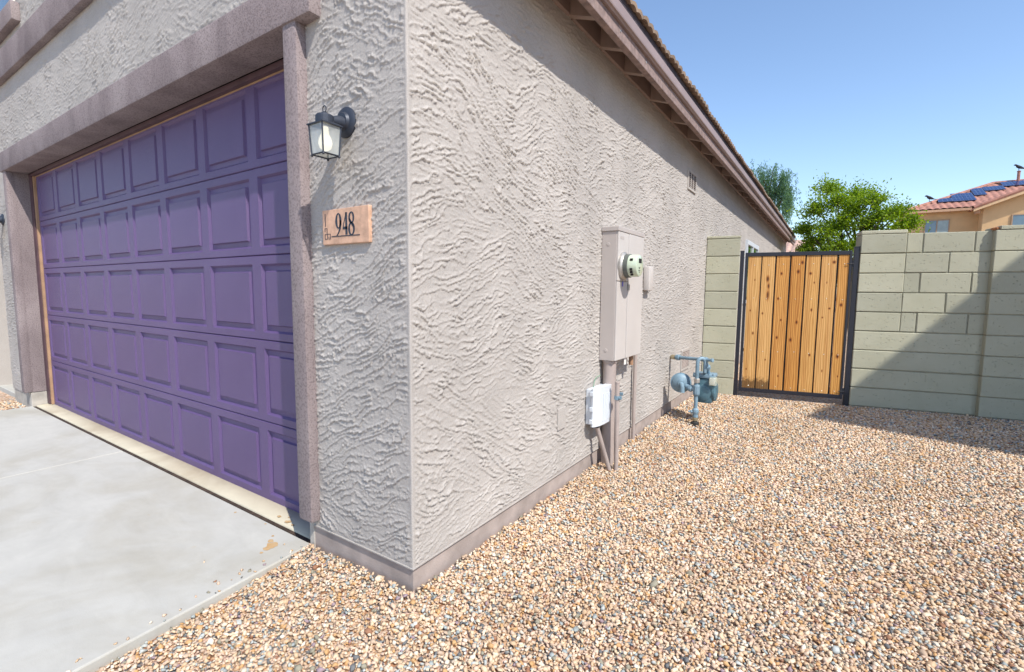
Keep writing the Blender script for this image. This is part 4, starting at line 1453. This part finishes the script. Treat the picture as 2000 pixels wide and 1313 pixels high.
KNOTS = [[(0.02, 0.72, 0.009, 0.016), (-0.03, 0.30, 0.006, 0.010), (0.01, 1.33, 0.005, 0.010), (-0.02, 0.98, 0.006, 0.010)],
         [(0.000, 1.34, 0.014, 0.032), (0.010, 1.26, 0.011, 0.030), (0.008, 1.16, 0.013, 0.050), (-0.035, 0.95, 0.008, 0.012), (0.02, 0.42, 0.006, 0.010)],
         [(-0.01, 1.40, 0.010, 0.016), (-0.03, 1.12, 0.009, 0.014), (0.01, 0.88, 0.008, 0.012), (-0.02, 0.68, 0.010, 0.016), (0.015, 0.24, 0.007, 0.011)],
         [(0.005, 1.42, 0.013, 0.020), (0.04, 1.52, 0.012, 0.018), (0.02, 0.86, 0.011, 0.018), (-0.03, 0.66, 0.012, 0.020)],
         [(-0.02, 1.40, 0.012, 0.014), (0.02, 1.30, 0.006, 0.010), (0.01, 1.00, 0.008, 0.016), (0.02, 0.50, 0.009, 0.015)],
         [(0.045, 1.52, 0.014, 0.016), (-0.01, 1.30, 0.004, 0.012), (0.03, 1.02, 0.010, 0.010), (-0.03, 0.92, 0.007, 0.009), (0.0, 0.33, 0.005, 0.014)],
         [(0.00, 1.06, 0.012, 0.018), (0.00, 0.50, 0.013, 0.022), (0.015, 0.28, 0.006, 0.010)]]
for k, (a, b) in enumerate(tops):
    wm = m_wood('cedar_board_%d' % (k + 1), tones[k][0], tones[k][1], k + 1, KNOTS[k], k < 2)
    bd = MB().box(-(b - a) / 2, (b - a) / 2, -0.008, 0.008, GZ0 + 0.043, GZ1 - 0.043, 0.0025).build('board', wm, gt, world=False)
    bd.location = (gs((a + b) / 2), -0.004 + random.uniform(-0.002, 0.002), 0)
    sc_ = MB()
    for z in (0.11, 0.52, 1.12, 1.50):
        sc_.lathe((random.uniform(-0.012, 0.012), -0.008, z + random.uniform(-0.006, 0.006)), (0, -1, 0), [(0, 0.0045), (0.0015, 0.0045), (0.003, 0.0025)], 8)
    sc_.build('screw', SCREW, bd, world=False)
for (a, b) in zip(tops[:-1], tops[1:]):
    m_ = (a[1] + b[0]) / 2
    MB().box(gs(m_ - 0.012), gs(m_ + 0.012), 0.0195, 0.034, GZ0 + 0.03, GZ1 - 0.03, 0.002).build('picket', BLACK_STEEL, gt, world=False)
hg = MB()
for z in (0.12, 1.50):
    hg.tube([(gs(1.455), -0.012, z - 0.035), (gs(1.455), -0.012, z + 0.035)], 0.009, 10)
    hg.tube([(gs(1.400), -0.024, z), (gs(1.462), -0.024, z)], 0.004, 6)
hg.build('hinge', BLACK_STEEL, gt, world=False)

# ------------------------------------------------------------------ trees
def leaf_mesh(name, C_, D_, size, droop=0.0):
    """small quads at C_, lengthwise along D_"""
    n = len(C_)
    D_ = D_ / (np.linalg.norm(D_, axis=1, keepdims=True) + 1e-9)
    R_ = RNG.normal(0, 1, (n, 3))
    S_ = np.cross(D_, R_)
    S_ /= (np.linalg.norm(S_, axis=1, keepdims=True) + 1e-9)
    ln = size[0] * RNG.uniform(0.6, 1.3, (n, 1))
    wd = size[1] * RNG.uniform(0.6, 1.3, (n, 1))
    V = np.stack([C_ - S_ * wd * 0.3, C_ + D_ * ln * 0.5 + S_ * wd * 0.5 * 0 - S_ * wd, C_ + D_ * ln, C_ + D_ * ln * 0.5 + S_ * wd], 1)
    F = np.arange(n * 4).reshape(n, 4)
    return np_mesh(name, V.reshape(-1, 3), F)

def limb(mb, a, b, r0, r1, sag=0.1, n=7):
    a, b = Vector(a), Vector(b)
    k = Vector((random.uniform(-1, 1), random.uniform(-1, 1), random.uniform(0, 1))) * (b - a).length * sag
    pts = [a.lerp(b, i / (n - 1)) + k * math.sin(math.pi * i / (n - 1)) for i in range(n)]
    mb.tube(pts, [r0 + (r1 - r0) * i / (n - 1) for i in range(n)], 7)
    return pts

def leafy_tree(name, label, base, fork, clumps, leafmat, nspray, nleaf, lsize, group=None):
    t = thing(name, base, label, 'tree', 0, group)
    mb = MB()
    limb(mb, base, fork, 0.11, 0.075, 0.03)
    Cs, Ds = [], []
    for (x, y, z, r) in clumps:
        c = np.array((x, y, z))
        pts = limb(mb, fork, tuple(c), 0.045, 0.012, 0.12)
        for s in range(nspray):
            d = RNG.normal(0, 1, 3)
            d /= np.linalg.norm(d)
            if d[2] < -0.4:
                d[2] *= -0.6
            ln = r * RNG.uniform(0.45, 1.25)
            st = c + d * r * 0.10
            tip = c + d * ln + np.array((0, 0, -0.12 * ln))
            if s % 3 == 0:
                mb.tube([tuple(c), tuple((st + tip) / 2 + RNG.normal(0, 0.03, 3)), tuple(tip)], [0.008, 0.005, 0.002], 4, False)
            u = RNG.beta(1.8, 1.0, nleaf)[:, None]
            pos = st + (tip - st) * u + RNG.normal(0, 0.055 + 0.05 * r, (nleaf, 3)) * (0.5 + 0.6 * u)
            Cs.append(pos)
            Ds.append(RNG.normal(0, 1, (nleaf, 3)) + d * 0.6)
    mb.build('trunk', BARK, t, smooth=True)
    link('crown', leaf_mesh('crown', np.concatenate(Cs), np.concatenate(Ds), lsize), leafmat, t)
    return t

leafy_tree('desert_tree', 'bright green feathery tree standing behind the wooden gate', (1.75, 14.0, 0.27), (1.65, 14.0, 1.9),
           [(0.70, 13.9, 3.62, 0.42), (1.02, 14.1, 4.15, 0.42), (1.22, 13.7, 3.75, 0.42), (1.62, 14.2, 3.98, 0.40), (1.95, 13.8, 3.72, 0.42), (2.42, 14.0, 3.42, 0.38), (2.70, 14.2, 3.18, 0.30),
            (1.35, 13.8, 3.20, 0.45), (1.85, 14.1, 3.12, 0.45), (0.80, 14.2, 2.85, 0.38), (0.62, 13.8, 2.55, 0.28), (1.20, 13.7, 2.62, 0.45), (1.72, 13.8, 2.55, 0.45), (2.25, 14.0, 2.85, 0.42), (2.62, 13.9, 2.62, 0.36), (0.52, 14.0, 3.15, 0.26), (1.02, 13.6, 3.05, 0.42), (1.55, 13.9, 3.5, 0.42), (2.1, 13.7, 3.3, 0.40), (0.9, 13.9, 2.3, 0.35), (1.0, 14.2, 2.0, 0.45), (2.0, 14.1, 2.0, 0.5), (1.5, 14.4, 1.9, 0.4)],
           LEAF_BRIGHT, 32, 40, (0.066, 0.019))

def wispy_tree(name, label, base, fork, strands, leafmat):
    t = thing(name, base, label, 'tree')
    mb = MB()
    limb(mb, base, fork, 0.16, 0.09, 0.02)
    Cs, Ds = [], []
    for (x, y, z, r, nst) in strands:
        top = Vector((x, y, z))
        limb(mb, fork, top, 0.05, 0.015, 0.1)
        for s in range(nst):
            st = np.array((x, y, z)) + RNG.normal(0, r * 0.55, 3) * np.array((1, 1, 0.6))
            ln = RNG.uniform(0.5, 1.5)
            sw = RNG.normal(0, 0.12, 3)
            n = int(60 * ln)
            u = RNG.uniform(0, 1, n)[:, None]
            pos = st + np.array((0, 0, -1.0)) * u * ln + sw * u * u + RNG.normal(0, 0.035, (n, 3))
            Cs.append(pos)
            Ds.append(np.array((0, 0, -1.0)) + RNG.normal(0, 0.45, (n, 3)))
    mb.build('trunk', BARK, t, smooth=True)
    link('crown', leaf_mesh('crown', np.concatenate(Cs), np.concatenate(Ds), (0.11, 0.013)), leafmat, t)
    return t
wispy_tree('willowy_tree', 'grey-green tree with drooping foliage rising behind the house eave', (-1.35, 22.0, 0.27), (-1.3, 22.0, 4.6),
           [(-0.72, 21.9, 6.35, 0.34, 34), (-0.48, 22.2, 5.85, 0.26, 26), (-1.15, 22.0, 6.65, 0.45, 40), (-1.7, 21.8, 6.6, 0.5, 40), (-0.95, 22.3, 5.9, 0.45, 36), (-1.5, 22.2, 5.9, 0.5, 36), (-2.2, 22.0, 6.2, 0.5, 30), (-0.6, 21.7, 5.45, 0.22, 18)], LEAF_GREY)

# ------------------------------------------------------------------ houses beyond
def tile_slope(e0, e1, up, length, width, course=0.38, tw=0.30, amp=0.05, trim_left=0.0, trim_right=0.0):
    """barrel-tiled slope: e0-e1 is the eave, up the unit vector upslope; the left and right edges lean in by trim per metre of run"""
    e0, e1, up = np.array(e0, float), np.array(e1, float), np.array(up, float)
    ax = (e1 - e0) / np.linalg.norm(e1 - e0)
    nrm = np.cross(ax, up)
    if nrm[2] < 0:
        nrm = -nrm
    us = np.arange(0, width + 0.001, tw / 6)
    vs_, hs = [], []
    nc = int(length / course)
    for c in range(nc + 1):
        vs_ += [c * course, c * course + 0.001]
        hs += [0.0 if c == 0 else -0.0, 0.03]
    vs_, hs = np.array(vs_), np.array(hs)
    lift = np.array([0.03 * (1 - ((v / course) % 1.0)) for v in vs_])
    U, Vv = np.meshgrid(us, vs_, indexing='ij')
    prof = amp * np.abs(np.sin(np.pi * U / tw)) + lift[None, :]
    P = e0 + ax * U[..., None] + up * Vv[..., None] + nrm * prof[..., None]
    um = (us[:-1] + us[1:]) / 2
    vm = (vs_[:-1] + vs_[1:]) / 2
    UM, VM = np.meshgrid(um, vm, indexing='ij')
    keep = (UM > trim_left * VM) & (UM < width - trim_right * VM) & (VM < length)
    return grid_mesh('tiles', P, keep)

SLP = 0.42
cu, su = math.cos(math.atan(SLP)), math.sin(math.atan(SLP))
nb = thing('ochre_house', (9.0, 35.0, 0.2), 'ochre two-storey house with red tile roof and solar panels beyond the block wall', 'house')
w = MB()
w.box(4.78, 16.0, 35.0, 43.0, 0.2, 6.12)
w.build('wall', ORANGE_STUCCO, nb)
w = MB()
w.prism([(7.55, 0.2), (14.75, 0.2), (14.75, 6.02), (11.15, 7.50), (7.55, 6.02)], 'y', 34.0, 38.0)
w.build('wing_wall', ORANGE_STUCCO, nb)
L_ = 4.35 / cu
r1 = link('roof', tile_slope((4.40, 34.65, 6.15), (16.4, 34.65, 6.15), (0, cu, su), L_, 12.0, trim_left=cu), RED_TILE, nb, smooth=True)
link('roof_hip', tile_slope((4.40, 43.35, 6.15), (4.40, 34.65, 6.15), (cu, 0, su), L_, 8.7, trim_left=cu, trim_right=cu), RED_TILE, nb, smooth=True)
MB().add([(4.4, 43.35, 6.12), (16.4, 43.35, 6.12), (16.4, 39, 7.95), (8.75, 39, 7.95), (4.4, 34.65, 6.12), (16.4, 34.65, 6.12)], [(0, 1, 2, 3), (0, 3, 4), (4, 5, 1, 0)]).build('roof_back', RED_TILE, nb)
hr = MB()
hr.tube([(4.42, 34.67, 6.22), (8.75, 39.0, 8.05)], 0.10, 8)
hr.tube([(8.75, 39.0, 8.05), (16.4, 39.0, 8.05)], 0.10, 8)
hr.build('ridge_tile', RED_TILE, nb, smooth=True)
MB().box(4.42, 7.2, 34.62, 34.66, 6.02, 6.15).build('fascia', m_plain('ochre_trim', (0.50, 0.31, 0.19), 0.8), nb)
# wing roof: two slopes meeting over the gable
link('wing_roof', tile_slope((7.15, 38.0, 5.92), (7.15, 33.65, 5.92), (cu, 0, su), 4.0 / cu, 4.35), RED_TILE, nb, smooth=True)
link('wing_roof', tile_slope((15.15, 33.65, 5.92), (15.15, 38.0, 5.92), (-cu, 0, su), 4.0 / cu, 4.35), RED_TILE, nb, smooth=True)
rk = MB()
rk.prism([(7.10, 5.80), (7.10, 5.93), (11.15, 7.62), (15.2, 5.93), (15.2, 5.80), (11.15, 7.44)], 'y', 33.60, 33.66)
rk.build('rake_board', m_plain('ochre_trim_light', (0.62, 0.42, 0.24), 0.8), nb)
rt = MB()
rt.tube([(7.12, 33.64, 6.02), (11.15, 33.64, 7.70)], 0.09, 8)
rt.build('rake_tile', RED_TILE, nb, smooth=True)
rb_ = MB()
rb_.box(7.2, 7.38, 33.7, 34.0, 5.70, 5.86)
rb_.build('rafter_end', m_plain('ochre_trim_dark', (0.40, 0.22, 0.12), 0.8), nb)
for (x0, x1, y, z0, z1) in ((5.36, 6.35, 35.0, 4.55, 5.58), (8.68, 10.1, 34.0, 4.45, 5.53)):
    f_ = MB()
    for a, b, c, d in ((x0 - 0.05, x1 + 0.05, z1, z1 + 0.05), (x0 - 0.05, x1 + 0.05, z0 - 0.05, z0), (x0 - 0.05, x0, z0, z1), (x1, x1 + 0.05, z0, z1), ((x0 + x1) / 2 - 0.025, (x0 + x1) / 2 + 0.025, z0, z1)):
        f_.box(a, b, y - 0.05, y - 0.002, c, d)
    fo = f_.build('window', m_plain('window_frame_bronze', (0.36, 0.24, 0.15), 0.6), nb)
    MB().box(x0, (x0 + x1) / 2 - 0.025, y - 0.03, y - 0.015, z0, z1).build('pane', WINDOW_GLASS, fo)
    MB().box((x0 + x1) / 2 + 0.025, x1, y - 0.03, y - 0.015, z0, z1).build('pane', m_plain('window_screen', (0.30, 0.38, 0.38), 0.3), fo)
def roof_y(v): return 34.65 + v * cu
# solar panels, each lying on the main slope
sp = MB()
sp.add([(0, 0, 0.0), (0.80, 0, 0.0), (0.80, 1.55, 0.0), (0, 1.55, 0.0), (0, 0, 0.035), (0.80, 0, 0.035), (0.80, 1.55, 0.035), (0, 1.55, 0.035)], [(0, 3, 2, 1), (4, 5, 6, 7), (0, 1, 5, 4), (1, 2, 6, 5), (2, 3, 7, 6), (3, 0, 4, 7)])
sp_me = sp.mesh('solar_panel')
sp_me.materials.append(SOLAR)
def solar(x, v, w=1.0, l=1.0):
    o = bpy.data.objects.new('solar_panel', sp_me)
    COL.objects.link(o)
    o.parent = nb
    o.rotation_euler = (math.atan(SLP), 0, 0)
    o.scale = (w, l, 1)
    o.location = Vector((x, roof_y(v), 6.15 + v * su + 0.11 / cu)) - nb.location
solar(5.92, 1.05, 0.82, 0.46)
solar(6.58, 1.00, 0.57, 1.1)
solar(7.05, 1.00, 0.57, 1.05)
solar(7.56, 2.00, 0.64, 1.0)
solar(8.10, 2.85, 0.54, 0.55)
solar(8.54, 2.85, 0.54, 0.55)
solar(8.99, 3.55, 0.60, 0.62)
solar(9.50, 3.55, 0.60, 0.62)
solar(10.01, 3.55, 0.60, 0.62)
pv_ = MB()
pv_.tube([(9.75, 38.8, 7.8), (9.75, 38.8, 8.55)], 0.07, 10)
pv_.lathe((9.75, 38.8, 8.55), (0, 0, 1), [(0, 0.09), (0.05, 0.09), (0.06, 0.05)], 10)
pv_.build('vent_pipe', RED_TILE, nb, smooth=True)

def bird(x, y, z, rz, label):
    t = thing('bird', (x, y, z), label, 'bird', rz, 'birds perched on the ochre house roof')
    b = MB()
    b.tube([(-0.34, 0, 0.06), (-0.20, 0, 0.10), (-0.10, 0, 0.15), (0.0, 0, 0.20), (0.08, 0, 0.25), (0.13, 0, 0.31), (0.17, 0, 0.335), (0.21, 0, 0.34), (0.235, 0, 0.335), (0.27, 0, 0.325)],
           [0.012, 0.022, 0.060, 0.085, 0.080, 0.050, 0.048, 0.045, 0.025, 0.004], 12)
    b.build('body', BIRD, t, world=False, smooth=True)
    for s in (-1, 1):
        MB().tube([(0.02, s * 0.03, 0.14), (0.015, s * 0.03, 0.0)], 0.008, 5).build('leg', BIRD, t, world=False)
        MB().add([(0.06, s * 0.075, 0.24), (-0.04, s * 0.090, 0.16), (-0.26, s * 0.03, 0.09), (-0.05, s * 0.085, 0.23)], [(0, 1, 2, 3)]).build('wing', BIRD, t, world=False)
bird(5.55, 35.80, 6.80, 2.6, 'dark bird perched on the left hip of the ochre house roof')
bird(9.75, 38.8, 8.61, 3.3, 'dark bird perched on top of the roof vent pipe')
bird(10.35, 39.0, 8.15, 0.4, 'dark bird perched on the ridge right of the vent pipe')

fh = thing('low_house', (-4.0, 24.0, 0.2), 'low house with faded pink tile roof glimpsed above the gate', 'house')
MB().prism([(22.9, 0.2), (28.1, 0.2), (28.1, 3.0), (25.5, 3.85), (22.9, 3.0)], 'x', -9.5, 0.10).build('wall', m_plain('pale_stucco', (0.55, 0.43, 0.30), 0.9), fh)
a2 = math.atan(0.30)
link('roof', tile_slope((-9.8, 22.4, 3.02), (0.36, 22.4, 3.02), (0, math.cos(a2), math.sin(a2)), 3.2, 10.16, tw=0.26), PINK_TILE, fh, smooth=True)
MB().add([(-9.8, 25.45, 3.96), (0.36, 25.45, 3.96), (0.36, 28.6, 3.0), (-9.8, 28.6, 3.0)], [(0, 1, 2, 3)]).build('roof_back', PINK_TILE, fh)

# the next house along the street, to the right of the picture: its eave shades the block wall and the gravel below it
NA = rad(-14.6)
nh = thing('neighbour_house', (5.46, 2.30, 0.2), 'tall neighbouring house right of the picture whose shadow falls on the block wall', 'house', NA)
# the Empty stands under the front corner of the eave; the house runs back and to the right from it
MB().box(0.38, 8.6, 0.35, 13.0, 0.0, 5.66).build('wall', m_plain('neighbour_stucco', (0.45, 0.40, 0.34), 0.9, var=0.1, bscale=60, bstr=0.3), nh, world=False)
MB().add([(0, 0, 5.69), (9.0, 0, 5.69), (9.0, 13.4, 5.69), (0, 13.4, 5.69), (0, 0, 5.78), (9.0, 0, 5.78), (9.0, 13.4, 5.78), (0, 13.4, 5.78), (4.5, 4.5, 7.3), (4.5, 8.9, 7.3)],
         [(0, 3, 2, 1), (0, 1, 5, 4), (1, 2, 6, 5), (2, 3, 7, 6), (3, 0, 4, 7), (4, 5, 8), (5, 6, 9, 8), (6, 7, 9), (7, 4, 8, 9)]).build('roof', RED_TILE, nh, world=False)
wd = MB().box(0.35, 0.379, 3.0, 4.4, 3.4, 4.6).build('window', OFFWHITE, nh, world=False)
MB().box(0.335, 0.349, 3.06, 4.34, 3.46, 4.54).build('pane', WINDOW_GLASS, wd, world=False)
